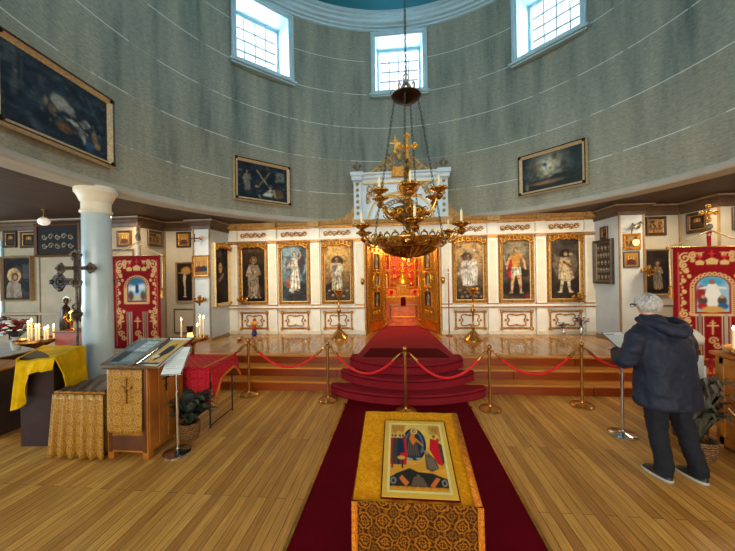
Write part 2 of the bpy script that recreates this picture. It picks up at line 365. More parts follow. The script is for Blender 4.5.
# ---------------------------------------------------------------- painted pictures
class Art:
    def __init__(s, nx, ny, base, asp=None, seed=1):
        s.nx, s.ny = nx, ny; s.asp = asp or nx / ny
        s.x, s.y = np.meshgrid(np.linspace(0, 1, nx + 1) * s.asp, np.linspace(0, 1, ny + 1))
        s.c = np.zeros((ny + 1, nx + 1, 3)); s.c[:] = np.array(base) / 255.; s.rng = np.random.RandomState(seed); s.hole = None
        s.px = 1.0 / ny
        q = .012 if ny < 120 else .006
        if seed < 70 or 80 < seed < 100:      # brush-like wobble of every outline
            wx, wy = s.field(11) + .5 * s.field(23) - .75, s.field(12) + .5 * s.field(25) - .75
            s.x = s.x + wx * q * 1.6; s.y = s.y + wy * q * 1.6
    def put(s, d, c, soft, al=1):         # d < 0 inside
        k = np.clip(.5 - d / max(soft, s.px), 0, 1)[..., None] * al
        s.c = s.c * (1 - k) + np.array(c) / 255. * k; return s
    def ell(s, x, y, rx, ry, c, soft=.01, al=1):
        d = (np.hypot((s.x - x) / rx, (s.y - y) / ry) - 1) * min(rx, ry); return s.put(d, c, soft, al)
    def ring(s, x, y, r, w, c, ry=None, al=1):
        ry = ry or r; d = np.abs((np.hypot((s.x - x) / r, (s.y - y) / ry) - 1) * min(r, ry)) - w; return s.put(d, c, .004, al)
    def cap(s, x0, y0, x1, y1, r0, r1, c, soft=.008, al=1):
        vx, vy = x1 - x0, y1 - y0; L = vx * vx + vy * vy + 1e-12
        t_ = np.clip(((s.x - x0) * vx + (s.y - y0) * vy) / L, 0, 1)
        d = np.hypot(s.x - x0 - t_ * vx, s.y - y0 - t_ * vy) - (r0 + (r1 - r0) * t_); return s.put(d, c, soft, al)
    def line(s, pts, r, c, al=1):
        for a, b in zip(pts[:-1], pts[1:]): s.cap(*a, *b, r, r, c, .004, al)
        return s
    def rect(s, x0, y0, x1, y1, c, soft=.004, al=1):
        d = np.maximum(np.maximum(x0 - s.x, s.x - x1), np.maximum(y0 - s.y, s.y - y1)); return s.put(d, c, soft, al)
    def poly(s, pts, c, soft=.006, al=1):
        ins = np.zeros(s.x.shape, bool); d = np.full(s.x.shape, 9.)
        for (ax, ay), (bx, by) in zip(pts, pts[1:] + pts[:1]):
            ins ^= ((ay > s.y) != (by > s.y)) & (s.x < (bx - ax) * (s.y - ay) / (by - ay + 1e-12) + ax)
            vx, vy = bx - ax, by - ay; t_ = np.clip(((s.x - ax) * vx + (s.y - ay) * vy) / (vx * vx + vy * vy + 1e-12), 0, 1)
            d = np.minimum(d, np.hypot(s.x - ax - t_ * vx, s.y - ay - t_ * vy))
        return s.put(np.where(ins, -d, d), c, soft, al)
    def blur(s, n=1):
        for _ in range(n):
            p = np.pad(s.c, ((1, 1), (1, 1), (0, 0)), 'edge')
            s.c = (p[:-2, 1:-1] + p[2:, 1:-1] + p[1:-1, :-2] + p[1:-1, 2:] + 2 * p[1:-1, 1:-1]) / 6
        return s
    def field(s, k):
        g = s.rng.rand(k + 2, k + 2); fx = s.x / max(s.asp, 1) * k; fy = s.y / max(1, 1) * k
        fx = np.clip(fx, 0, k); fy = np.clip(fy, 0, k); ix = fx.astype(int); iy = fy.astype(int); u = fx - ix; w = fy - iy
        u = u * u * (3 - 2 * u); w = w * w * (3 - 2 * w)
        return (g[iy, ix] * (1 - u) + g[iy, ix + 1] * u) * (1 - w) + (g[iy + 1, ix] * (1 - u) + g[iy + 1, ix + 1] * u) * w
    def blot(s, k, c, thr=.55, al=.7):
        f = s.field(k) * .65 + s.field(k * 2) * .35; q = np.clip((f - thr) * 6, 0, 1)[..., None] * al
        s.c = s.c * (1 - q) + np.array(c) / 255. * q; return s
    def grain(s, amt=.12, k=14):
        f = s.field(k) * .5 + s.field(k * 3) * .5; s.c = s.c * (1 + amt * 2 * (f - .5))[..., None]; return s
    def vgrad(s, c0, c1):
        k = s.y[..., None]; s.c[:] = np.array(c0) / 255. * (1 - k) + np.array(c1) / 255. * k; return s
    def glow(s, x, y, r, c, al=1):
        d = np.hypot(s.x - x, s.y - y) / r; k = (np.clip(1 - d, 0, 1) ** 1.2)[..., None] * al
        s.c = s.c * (1 - k) + np.array(c) / 255. * k; return s
    def scroll(s, x, y, r, turns, start, flip, w, c):
        pts = []
        for i in range(20):
            q = i / 19; a = start + flip * turns * 2 * PI * q; rr = r * (1 - .85 * q); pts.append((x + rr * math.cos(a), y + rr * math.sin(a)))
        return s.line(pts, w, c)
    def saint(s, x, y0, h, robe, cloak, skin=(196, 150, 110), halo=(206, 164, 84), arm=1, hair=(70, 46, 30), wide=1):
        """standing figure: halo, hair, face, robe, cloak folds, hands, feet"""
        if halo: s.ell(x, y0 + h * .92, h * .095, h * .095, halo, .008, .8)
        w = h * .12 * wide
        s.poly([(x - w * .8, y0 + h * .80), (x + w * .8, y0 + h * .80), (x + w * 1.15, y0 + h * .45), (x + w * 1.35, y0 + h * .04), (x - w * 1.25, y0 + h * .04), (x - w * 1.1, y0 + h * .45)], robe)
        s.poly([(x - w * .9, y0 + h * .81), (x - w * .1, y0 + h * .82), (x + w * .6, y0 + h * .5), (x + w * 1.2, y0 + h * .25), (x - w * .2, y0 + h * .16), (x - w * 1.3, y0 + h * .3), (x - w * 1.3, y0 + h * .55)], cloak)
        dk = tuple(q * .55 for q in robe); lt = tuple(min(255, q * 1.3 + 12) for q in robe)
        for q in (-.7, -.2, .35, .8): s.cap(x + w * q * .8, y0 + h * .42, x + w * q * 1.3, y0 + h * .06, h * .008, h * .010, dk, .006, .7)
        for q in (-.45, .1, .6): s.cap(x + w * q * .8, y0 + h * .5, x + w * q * 1.3, y0 + h * .08, h * .008, h * .012, lt, .008, .7)
        ck = tuple(q * .6 for q in cloak)
        for q in (0, .22): s.cap(x - w * (.7 - q), y0 + h * (.78 - q * .3), x + w * (.8 - q), y0 + h * (.36 - q), h * .009, h * .007, ck, .006, .7)
        s.cap(x - w * .85, y0 + h * .77, x - w * 1.5 * arm, y0 + h * .56, h * .035, h * .03, cloak)
        s.cap(x + w * .85, y0 + h * .77, x + w * 1.4, y0 + h * .58, h * .035, h * .03, robe)
        s.cap(x + w * 1.4, y0 + h * .58, x + w * .5, y0 + h * .62, h * .026, h * .018, robe)
        s.ell(x + w * .35, y0 + h * .63, h * .022, h * .022, skin)
        s.ell(x - w * 1.55 * arm, y0 + h * .54, h * .02, h * .022, skin)
        s.ell(x, y0 + h * .925, h * .052, h * .062, hair)
        s.ell(x, y0 + h * .91, h * .038, h * .052, skin)
        s.cap(x, y0 + h * .84, x, y0 + h * .87, h * .02, h * .02, skin)
        s.ell(x, y0 + h * .88, h * .03, h * .03, hair, .01, .6)
        for q in (-1, 1): s.ell(x + q * h * .016, y0 + h * .918, h * .006, h * .005, (30, 20, 14))
        for q in (-.5, .5): s.ell(x + w * q, y0 + h * .025, h * .03, h * .016, skin)
        return s
    def bust(s, x, y, r, robe, skin=(190, 146, 104), halo=(210, 170, 92), veil=None):
        if halo: s.ell(x, y, r * 1.75, r * 1.75, halo); s.ring(x, y, r * 1.75, r * .07, (120, 76, 30))
        s.poly([(x - r * .6, y - r * .9), (x + r * .6, y - r * .9), (x + r * 2.2, y - r * 1.8), (x + r * 2.4, y - r * 4.5), (x - r * 2.4, y - r * 4.5), (x - r * 2.2, y - r * 1.8)], robe)
        s.ell(x, y + r * .15, r * 1.08, r * 1.25, veil or (66, 42, 26)); s.ell(x, y, r * .72, r, skin)
        for q in (-1, 1): s.ell(x + q * r * .3, y + r * .12, r * .12, r * .09, (34, 22, 16))
        s.cap(x, y + r * .1, x, y - r * .25, r * .05, r * .08, tuple(q * .8 for q in skin)); s.cap(x - r * .18, y - r * .5, x + r * .18, y - r * .5, r * .05, r * .05, (140, 70, 54))
        dk = tuple(q * .6 for q in robe)
        for q in (-1.2, -.4, .5, 1.3): s.cap(x + q * r * .6, y - r * 1.4, x + q * r, y - r * 4, r * .08, r * .12, dk, .01, .7)
        return s
    def obj(s, name, fn, parent=None, mat='painting', keep=None, world=False):
        """mesh over the picture: fn(u, v) -> xyz with u,v in 0..1"""
        b = MB(); nx, ny = s.nx, s.ny
        vs = [fn(i / nx, j / ny) for j in range(ny + 1) for i in range(nx + 1)]
        fs = [(j * (nx + 1) + i, j * (nx + 1) + i + 1, (j + 1) * (nx + 1) + i + 1, (j + 1) * (nx + 1) + i) for j in range(ny) for i in range(nx)
              if keep is None or keep((i + .5) / nx, (j + .5) / ny)]
        me = bpy.data.meshes.new(name)
        if world and parent:
            q = parent; off = Vector((0, 0, 0))
            while q: off += Vector(q.location); q = q.parent
            vs = [(x - off.x, y - off.y, z - off.z) for x, y, z in vs]
        me.from_pydata(vs, [], fs); me.update()
        c = np.clip(s.c.reshape(-1, 3), 0, 1); c = np.where(c <= .04045, c / 12.92, ((c + .055) / 1.055) ** 2.4)
        at = me.color_attributes.new('Col', 'FLOAT_COLOR', 'POINT')
        at.data.foreach_set('color', np.concatenate([c, np.ones((len(c), 1))], 1).astype(np.float32).ravel())
        me.materials.append(MATS[mat]); me.shade_smooth()
        o = bpy.data.objects.new(name, me); col.objects.link(o)
        if parent: o.parent = parent
        return o
# ================================================================ THE SETTING
H0 = .48; CZ = 3.33                     # stage height, gallery ceiling
def struct(o): o['kind'] = 'structure'; return o
b = MB(); b.add([(-12, -7, 0), (9.5, -7, 0), (9.5, 5.3, 0), (-12, 5.3, 0), (-12, 6.5, 0), (9.5, 6.5, 0)], [(0, 1, 2, 3), (3, 2, 5, 4)])
struct(b.build('floor', 'floor_boards', smooth=False))
st = structure('stage_platform')
XL, XR = -5.66, 5.84
MB().box(XL, XR, 5.80, 12.2, 0, H0).build('platform_deck', 'stage_boards', st)
MB().box(XL, XR, 5.53, 5.80, 0, .318).build('riser', 'riser_boards', st)
MB().box(XL, XR, 5.27, 5.53, 0, .158).build('riser', 'riser_boards', st)
MB().box(XL, XR, 5.785, 5.80, 0, .45).build('riser', 'riser_boards', st)
for y0, y1, z in ((5.25, 5.53, .16), (5.51, 5.79, .32)):
    MB().box(XL, XR, y0, y1, z - .028, z + .004).build('tread', 'tread_boards', st, bevel=.006)
MB().box(XL, XR, 5.765, 5.90, H0 - .03, H0 + .004).build('nosing', 'tread_boards', st, bevel=.006)

# gallery ceiling with its round opening
cx, cy = DC
def outer(a):
    s_, c_ = math.sin(a), math.cos(a); L = 99
    for lim, q in ((9.4 - cx, s_), (-11 - cx, s_), (12.2 - cy, c_), (-7 - cy, c_)):
        if abs(q) > 1e-9 and lim / q > 0: L = min(L, lim / q)
    return cx + s_ * L, cy + c_ * L
b = MB(); N = 144; vs = []
for k in range(N):
    a = 2 * PI * k / N; vs.append((cx + math.sin(a) * DR, cy + math.cos(a) * DR, CZ))
for k in range(N):
    a = 2 * PI * k / N; x, y = outer(a); vs.append((x, y, CZ))
b.add(vs, [(k, (k + 1) % N, (k + 1) % N + N, k + N) for k in range(N)])
for lx, ly in ((9.4, 12.2), (-11, 12.2), (-11, -7), (9.4, -7)):
    a = math.atan2(lx - cx, ly - cy) % (2 * PI); k = int(a / (2 * PI) * N)
    p, q = vs[N + k], vs[N + (k + 1) % N]; b.add([p, q, (lx, ly, CZ)], [(0, 1, 2)])
struct(b.build('ceiling', 'ceiling_boards', smooth=False))
# drum wall with eight window openings
WZ0, WZ1, DZ1 = 6.74, 8.22, 8.62
HW = 8.15                                   # half width of an opening, degrees
ths = []
for k in range(8):
    c0 = .35 + 45 * k
    ths += [c0 + t_ for t_ in np.linspace(-HW, HW, 8)]
    ths += [c0 + t_ for t_ in np.linspace(HW, 45 - HW, 14)[1:-1]]
zs = [CZ, WZ0, WZ1, DZ1]; zs = [CZ] + list(np.linspace(CZ, WZ0, 5)[1:]) + [WZ1, DZ1]
b = MB(); n = len(ths); vs = [(math.sin(R(t_)) * DR, math.cos(R(t_)) * DR, z) for z in zs for t_ in ths]; fs = []
for j in range(len(zs) - 1):
    for i in range(n):
        mid = ths[i] + (1 if i < n - 1 else 1)
        w = ((ths[i] + .01 - .35 + HW) % 45) < 2 * HW - .02
        if w and abs(zs[j] - WZ0) < 1e-6: continue
        fs.append((j * n + i, j * n + (i + 1) % n, (j + 1) * n + (i + 1) % n, (j + 1) * n + i))
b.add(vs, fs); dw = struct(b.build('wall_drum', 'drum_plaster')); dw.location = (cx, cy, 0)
def ring_trim(name, prof, mat):             # prof = (radius offset from the wall, z)
    b = MB(); N = 144; m_ = len(prof)
    vs = [(math.sin(2 * PI * k / N) * (DR - d), math.cos(2 * PI * k / N) * (DR - d), z) for k in range(N) for d, z in prof]
    b.add(vs, [(k * m_ + i, ((k + 1) % N) * m_ + i, ((k + 1) % N) * m_ + i + 1, k * m_ + i + 1) for k in range(N) for i in range(m_ - 1)])
    o = struct(b.build(name, mat, angle=25)); o.location = (cx, cy, 0); return o
ring_trim('trim_1', [(-.30, CZ - .03), (.05, CZ - .03), (.065, CZ), (.065, CZ + .045), (.04, CZ + .06), (.03, CZ + .085), (0, CZ + .09)], 'wall_paint')
ring_trim('trim_2', [(0, 8.36), (.04, 8.37), (.05, 8.41), (.10, 8.42), (.11, 8.46), (.18, 8.48), (.20, 8.53), (.27, 8.55), (.28, 8.58), (.35, 8.59), (.35, 8.66), (.30, 8.68)], 'blue_white')
b = MB(); b.lathe([((DR - .30) * math.cos(q), 8.66 + 2.3 * math.sin(q)) for q in np.linspace(0, PI / 2 - .02, 16)] + [(1e-7, 10.98)], (cx, cy, 0), 96)
struct(b.build('ceiling_dome', 'teal'))
# windows of the drum
plain('window_bar', rgb(70, 104, 120), .6, 0, .1, 9)
def drum_window(idx, deg):
    a = R(deg); rr = DR * math.cos(R(HW))
    w = structure('window_%d' % idx, (cx + math.sin(a) * rr, cy + math.cos(a) * rr, WZ0), -a)
    hw = DR * math.sin(R(HW)); h = WZ1 - WZ0; D = .58
    # casing on the wall face (local: x right, -y into the drum)
    cs = MB().moulding(-hw - .10, hw + .10, -.06, h + .10, [(0, -.1), (0, .07), (.03, .085), (.07, .075), (.085, .05), (.11, .05), (.12, .04), (.12, -.15)])
    cs.build('casing', 'blue_white', w, angle=20)
    MB().box(-hw - .15, hw + .15, -.14, .05, -.10, -.045).box(-hw - .11, hw + .11, -.10, .05, -.14, -.10).build('sill', 'blue_white', w, bevel=.01)
    MB().add([(-hw, 0, 0), (hw, 0, 0), (hw, 0, h), (-hw, 0, h), (-hw + .03, D, .02), (hw - .03, D, .02), (hw - .03, D, h), (-hw + .03, D, h)],
             [(0, 1, 5, 4), (1, 2, 6, 5), (2, 3, 7, 6), (3, 0, 4, 7)]).build('reveal', 'blue_white', w, smooth=False)
    MB().moulding(-hw + .02, hw - .02, .01, h, [(0, -D), (0, -D + .06), (.07, -D + .06), (.08, -D + .03), (.08, -D)]).build('sash', 'blue_white', w, angle=20)
    mu = MB(); x0, x1, z0, z1 = -hw + .1, hw - .1, .09, h - .08
    for i in range(1, 4): x = x0 + (x1 - x0) * i / 4; mu.box(x - .011, x + .011, D - .05, D - .02, z0, z1)
    for i in range(1, 5): z = z0 + (z1 - z0) * i / 5; mu.box(x0, x1, D - .05, D - .02, z - .011, z + .011)
    mu.build('glazing_bars', 'window_bar', w, smooth=False)
    MB().box(x0, x1, D - .03, D - .024, z0, z1).build('glass', 'glass', w, smooth=False)
for i, k in enumerate((-1, 0, 1, 2, 3, 4, 5, 6)): drum_window(i + 1, .35 + 45 * k)

# gallery walls: plan on the left, mirrored on the right (x measured from each side)
def wall(name, p0, p1, z0=0, z1=CZ, mat='wall_paint', th=.1, out=1):
    (x0, y0), (x1, y1) = p0, p1; d = Vector((x1 - x0, y1 - y0)).normalized(); n_ = Vector((-d.y, d.x)) * th * out
    return struct(MB().slab([(x0, y0), (x1, y1), (x1 + n_.x, y1 + n_.y), (x0 + n_.x, y0 + n_.y)], z0, z1).build(name, mat, smooth=False))
WALLS = 0
PL = [(-4.40, 8.05), (-4.40, 7.05), (-4.82, 7.05), (-4.82, 7.22), (-5.68, 7.22), (-5.68, 6.42)]
PR = [(4.55, 8.05), (4.55, 7.05), (5.04, 7.05), (5.04, 7.22), (5.86, 7.22), (5.86, 6.42)]
wall('wall_left_return', PL[0], (-4.40, 7.06), 0, CZ, 'daylit_wall_paint', .1, -1)
struct(MB().box(-4.82, -4.405, 7.05, 7.21, 0, CZ).build('wall_left_pier', 'daylit_wall_paint', bevel=.004))
wall('wall_left_recess', PL[3], PL[4], 0, CZ, 'wall_paint', .1, -1)
wall('wall_left_side', (-5.68, 7.215), (-5.68, 6.52), 0, CZ, 'wall_paint', .1, -1)
wall('wall_right_return', PR[0], (4.55, 7.06), 0, CZ, 'daylit_wall_paint', .1, 1)
struct(MB().box(4.555, 5.04, 7.05, 7.21, 0, CZ).build('wall_right_pier', 'daylit_wall_paint', bevel=.004))
wall('wall_right_recess', PR[3], PR[4], 0, CZ, 'wall_paint', .1, 1)
wall('wall_right_side', (5.86, 7.215), (5.86, 6.52), 0, CZ, 'wall_paint', .1, 1)
# long front walls; the left one has a window at its far end
b = MB().box(-11, -9.85, 6.42, 6.52, 0, CZ).box(-9.05, -5.68, 6.42, 6.52, 0, CZ).box(-9.85, -9.05, 6.42, 6.52, 0, .75).box(-9.85, -9.05, 6.42, 6.52, 2.85, CZ)
struct(b.build('wall_left_front', 'aisle_paint', smooth=False))
struct(MB().box(5.86, 9.4, 6.42, 6.52, 0, CZ).build('wall_right_front', 'wall_paint', smooth=False))
w = structure('window_9', (-9.45, 6.44, .75))
MB().moulding(-.44, .44, -.04, 2.14, [(0, -.02), (0, .06), (.05, .05), (.05, -.06)]).build('casing', 'blue_white', w)
b = MB();
for i in (1,): b.box(-.012, .012, .02, .05, .02, 2.08)
for i in range(1, 4): b.box(-.39, .39, .02, .05, .52 * i - .012, .52 * i + .012)
b.build('glazing_bars', 'blue_white', w, smooth=False)
MB().box(-.39, .39, .03, .036, .01, 2.09).build('glass', 'glass', w, smooth=False)
b = MB().box(-11.1, -11, -7, 6.5, 0, .7).box(-11.1, -11, -7, 6.5, 2.7, CZ).box(-11.1, -11, -7, -1.5, .7, 2.7).box(-11.1, -11, 4.5, 6.5, .7, 2.7)
struct(b.build('wall_left', 'wall_paint', smooth=False))
struct(MB().box(9.4, 9.5, -7, 6.5, 0, CZ).build('wall_right', 'wall_paint', smooth=False))
struct(MB().box(-3.2, 3.4, 11.2, 11.3, H0, CZ).box(-3.3, -3.2, 8.05, 11.3, H0, CZ).box(3.4, 3.5, 8.05, 11.3, H0, CZ).build('wall_back', 'cream_paint', smooth=False))

# cornices under the gallery ceiling, following the wall plan (profile projects into the room)
def run_trim(name, pts, side, prof, mat):
    b = MB(); V = [Vector(p) for p in pts]; nrm = []
    for i in range(len(V) - 1):
        d = (V[i + 1] - V[i]).normalized(); nrm.append(Vector((d.y, -d.x)) * side)
    off = []
    for i in range(len(V)):
        a_ = nrm[max(i - 1, 0)]; c_ = nrm[min(i, len(nrm) - 1)]; q = (a_ + c_)
        off.append(q / max(.25, q.dot(a_)) if q.length > .1 else a_)
    m_ = len(prof); vs = [(V[i].x + off[i].x * d, V[i].y + off[i].y * d, z) for i in range(len(V)) for d, z in prof]
    b.add(vs, [(k * m_ + i, (k + 1) * m_ + i, (k + 1) * m_ + i + 1, k * m_ + i + 1) for k in range(len(V) - 1) for i in range(m_ - 1)])
    return struct(b.build(name, mat, angle=20))
prof = [(0, 3.10), (.025, 3.11), (.03, 3.18), (.05, 3.20), (.075, 3.25), (.11, 3.27), (.115, 3.32), (.13, CZ)]
run_trim('trim_3', PL + [(-11, 6.42)], -1, prof, 'dark_trim')
run_trim('trim_4', PR + [(9.4, 6.42)], 1, prof, 'dark_trim')
top = [(.112, 3.285), (.135, 3.29), (.14, 3.312), (.132, 3.316)]
run_trim('trim_5', PL + [(-11, 6.42)], -1, top, 'tan_trim')
run_trim('trim_6', PR + [(9.4, 6.42)], 1, top, 'tan_trim')
bp = [(0, H0 + .0), (.02, H0), (.02, H0 + .05), (0, H0 + .055)]
run_trim('baseboard_left', [(-4.40, 7.93), (-4.40, 7.05), (-4.82, 7.05), (-4.82, 7.22), (-5.66, 7.22)], -1, bp, 'tan_trim')
run_trim('baseboard_right', [(4.55, 7.93), (4.55, 7.05), (5.04, 7.05), (5.04, 7.22), (5.84, 7.22)], 1, bp, 'tan_trim')
# corner beads and panel mouldings on the side walls
def panel(name, x0, x1, z0, z1, y, mat='tan_trim', w=.025):
    return struct(MB().moulding(x0, x1, z0, z1, [(0, 0), (0, .015), (w * .5, .022), (w, .015), (w, 0)], y).build(name, mat, angle=20))
b = MB()
for x, y in ((-4.415, 7.045), (-4.815, 7.045), (-4.86, 7.215), (-5.66, 7.2), (-5.67, 6.43)): b.box(x - .016, x + .016, y - .014, y + .016, H0 if x > -5.65 else 0, 3.12)
struct(b.build('trim_7', 'tan_trim', smooth=False))
b = MB()
for x, y in ((4.565, 7.045), (5.03, 7.045), (5.08, 7.215), (5.84, 7.2), (5.87, 6.43)): b.box(x - .016, x + .016, y - .014, y + .016, H0 if x < 5.85 else 0, 3.12)
struct(b.build('trim_8', 'tan_trim', smooth=False))
panel('trim_9', -5.46, -4.93, .62, 1.22, 7.22, 'dark_trim'); panel('trim_10', -6.55, -5.76, 1.5, 2.62, 6.42, 'dark_trim', .04)
panel('trim_11', -8.9, -8.15, .62, 1.18, 6.42, 'dark_trim'); panel('trim_12', -8.1, -7.0, .5, 2.5, 6.42)
panel('trim_13', 5.14, 5.72, .62, 1.22, 7.22, 'dark_trim'); panel('trim_14', 6.5, 7.6, .6, 2.55, 6.42)
struct(MB().box(-9.05, -5.7, 6.38, 6.42, 1.18, 1.24).build('trim_15', 'tan_trim'))

# round white column under the rim of the drum
c_ = thing('column', 'pale grey-white round column carrying the rim of the drum, left of the red banner', 'column', (-4.49, 4.33, 0))
MB().lathe([(.24, 0), (.24, .10), (.22, .14), (.23, .18), (.20, .22)], seg=40).build('base', 'column_paint', c_, angle=25)
MB().lathe([(.188, .2), (.188, 1.2), (.182, 2.2), (.173, 3.03)], seg=48).build('shaft', 'column_paint', c_)
MB().lathe([(.178, 2.93), (.192, 2.94), (.20, 2.96), (.192, 2.98), (.178, 2.985), (.178, 3.10), (.19, 3.11), (.20, 3.13), (.215, 3.17), (.24, 3.22), (.258, 3.24), (.258, 3.29), (.245, 3.325)], seg=48).build('capital', 'cream_paint', c_, angle=25)

# ================================================================ ICON SCREEN
SY = 7.93
ico = thing('iconostasis', 'white and gold panelled icon screen with pilasters across the back of the stage', 'icon screen', (.07, SY, H0))
def part(mb, name, mat, parent=ico, **k): return mb.build(name, mat, parent, world=True, **k)
part(MB().box(-4.40, -.86, SY, SY + .12, H0, CZ - .01).box(1.03, 4.55, SY, SY + .12, H0, CZ - .01).box(-.86, 1.03, SY, SY + .12, 2.82, CZ - .01), 'panelling', 'white_paint', smooth=False)
PILS = [-4.285, -3.23, -2.105, -.975, 1.16, 2.25, 3.36, 4.455]
for x in PILS:
    w = .115
    pl = part(MB().box(x - w, x + w, SY - .07, SY, H0, CZ - .14), 'pilaster', 'white_paint', bevel=.006)
    part(MB().box(x - w + .035, x + w - .035, SY - .082, SY - .07, 1.28, 2.74), 'fluting', 'cream_paint', pl, bevel=.004)
    for z0, z1 in ((2.80, 2.845), (1.205, 1.235)): part(MB().box(x - w - .012, x + w + .012, SY - .085, SY, z0, z1), 'gilt_band', 'gilt', pl, bevel=.008)
    part(MB().box(x - w - .02, x + w + .02, SY - .10, SY, H0, H0 + .10), 'plinth', 'cream_paint', pl, bevel=.006)
def seg_strip(z0, z1, d, segs=((-4.40, -.86), (1.03, 4.55)), full=False):
    b = MB()
    for x0, x1 in (((-4.40, 4.55),) if full else segs): b.box(x0, x1, SY - d, SY, z0, z1)
    return b
for sg in ((-4.40, -.86), (1.03, 4.55)):
    part(seg_strip(1.155, 1.20, .115, (sg,)), 'dado_rail', 'white_paint', bevel=.008)
    part(seg_strip(1.125, 1.155, .10, (sg,)), 'dado_gilt_line', 'gilt', bevel=.006)
    part(seg_strip(H0, H0 + .07, .03, (sg,)), 'skirting', 'cream_paint')
part(seg_strip(2.875, 2.91, .12, full=True), 'architrave', 'white_paint', bevel=.008)
part(seg_strip(2.855, 2.875, .10, full=True), 'architrave_gilt_line', 'gilt')
part(seg_strip(3.165, 3.195, .09, full=True), 'cornice_gilt_line', 'gilt')
cn = MB(); cn.add([(x, SY - d, z) for x in (-4.40, 4.55) for d, z in ((0, 3.19), (.09, 3.195), (.10, 3.23), (.14, 3.25), (.17, 3.30), (.18, 3.325), (0, 3.325))], [(i, i + 1, i + 8, i + 7) for i in range(6)])
for x in PILS: cn.box(x - .14, x + .14, SY - .21, SY - .05, 3.20, 3.327)
part(cn, 'cornice', 'tan_gilt', angle=20)
BAYS = [(-4.14, -3.36), (-3.07, -2.25), (-1.95, -1.13), (1.31, 2.12), (2.40, 3.20), (3.51, 4.31)]
rnd = random.Random(3)
def frieze_scroll(x0, x1, z, h, y, mat='gilt', parent=ico, name='scroll_relief'):
    b = MB(); n = 6; w = (x1 - x0) / n
    for i in range(n):
        x = x0 + w * (i + .5); fl = 1 if i % 2 else -1
        b.spiral((x, z), h * .5, 1.3, PI * .5 * fl, .014, fl, y, 14)
        b.tube([(x - w * .6, y, z - h * .3 * fl), (x - w * .2, y, z + h * .1 * fl), (x + w * .3, y, z + h * .42 * fl), (x + w * .55, y, z + h * .2 * fl)], [.006, .014, .014, .006], 6)
        b.ball((x + w * .45, y, z), .016, 6)
    return part(b, name, mat, parent)
for x0, x1 in BAYS:
    xm = (x0 + x1) / 2; w = .36
    frieze_scroll(xm - .34, xm + .34, 3.035, .13, SY - .012)
    # lower panel: gilt moulding with a quatrefoil
    lp = part(MB().moulding(xm - w, xm + w, .60, 1.04, [(0, 0), (0, .02), (.012, .032), (.03, .03), (.04, .012), (.045, 0)], SY), 'dado_panel', 'gilt', angle=20)
    q = MB(); pts = []
    for i in range(49):
        a = 2 * PI * i / 48; rr = 1 - .24 * math.cos(4 * a); pts.append((xm + .185 * rr * math.cos(a) * 1.2, SY - .014, .82 + .105 * rr * math.sin(a) * 1.35))
    q.tube(pts, .015, 6, False); q.ball((xm - .25, SY - .01, .82), .032, 8); q.ball((xm + .25, SY - .01, .82), .032, 8); q.ball((xm, SY - .01, .945), .024, 8); q.ball((xm, SY - .01, .695), .024, 8)
    part(q, 'quatrefoil', 'gilt', lp)
    c4 = MB()
    for sx in (-1, 1):
        for z in (.615, 1.025): c4.ball((xm + sx * (w - .015), SY - .03, z), .045, 8, .9)
    part(c4, 'corner_boss', 'gilt', lp)

# upper tier above the doors
plain('crest_gilt', rgb(196, 158, 92), .4, .35, .55, 14)
gb = part(MB().box(-1.08, 1.22, SY - .02, SY + .1, CZ - .01, 4.33), 'upper_tier', 'gable_paint', smooth=False)
for x in (-.985, 1.125):
    part(MB().box(x - .10, x + .10, SY - .08, SY - .02, CZ - .01, 4.28), 'upper_pilaster', 'gable_paint', gb, bevel=.006)
    b = MB()
    for k in range(6): b.ball((x, SY - .085, 3.5 + k * .145), .042, 10, 1)
    part(b, 'rosette', 'tan_gilt', gb)
cn = MB(); pr = [(0.02, 4.26), (.06, 4.27), (.07, 4.32), (.12, 4.36), (.13, 4.42), (.17, 4.44), (.17, 4.48), (-.1, 4.48)]
cn.add([(x, SY - d, z) for x in (-1.10, 1.24) for d, z in pr], [(i, i + 1, i + 9, i + 8) for i in range(7)] + [tuple(range(8)), tuple(range(8, 16))])
for x in (-.985, 1.125): cn.box(x - .16, x + .16, SY - .22, SY, 4.40, 4.50).box(x - .13, x + .13, SY - .18, SY, 4.30, 4.40)
part(cn, 'upper_cornice', 'gable_paint', gb, angle=20)
part(MB().box(-.84, .98, SY - .085, SY, 4.225, 4.262), 'gilt_line', 'pale_gilt', gb)
arch = []
for i in range(25): a = PI * i / 24; arch.append((.07 + .80 * math.cos(a), SY - .035, 3.34 + .66 * math.sin(a)))
part(MB().tube(arch, .026, 8), 'arch_moulding', 'pale_gilt', gb)
arch = [(.07 + (x - .07) * .78, y, 3.34 + (z - 3.34) * .74) for x, y, z in arch]
part(MB().tube(arch, .018, 8), 'arch_moulding', 'pale_gilt', gb)
part(MB().box(-.45, .60, SY - .05, SY, 3.86, 3.93), 'arch_rail', 'gilt', gb)
for sx in (-1, 1):
    b = MB()
    for dx, dz, r_ in ((.74, 4.10, .10), (.60, 4.14, .08), (.78, 3.93, .08), (.47, 4.17, .06), (.66, 4.0, .07), (.80, 3.80, .05)):
        b.spiral((.07 + sx * dx, dz), r_, 1.2, 1.2 * sx, .022, sx, SY - .04, 14)
        for q in range(3): b.ball((.07 + sx * dx + r_ * .8 * math.cos(q * 2.1), SY - .04, dz + r_ * .8 * math.sin(q * 2.1)), .026, 7)
    part(b, 'corner_relief', 'crest_gilt', gb)
b = MB()
for sx in (-1, 1):
    for k in range(7):
        a = PI / 2 - sx * (.12 + k * .19); x, z = .07 + .42 * math.cos(a), 3.42 + .36 * math.sin(a)
        b.spiral((x, z), .07, 1.1, a, .018, sx, SY - .04, 12)
part(b, 'arch_relief', 'silver', gb)
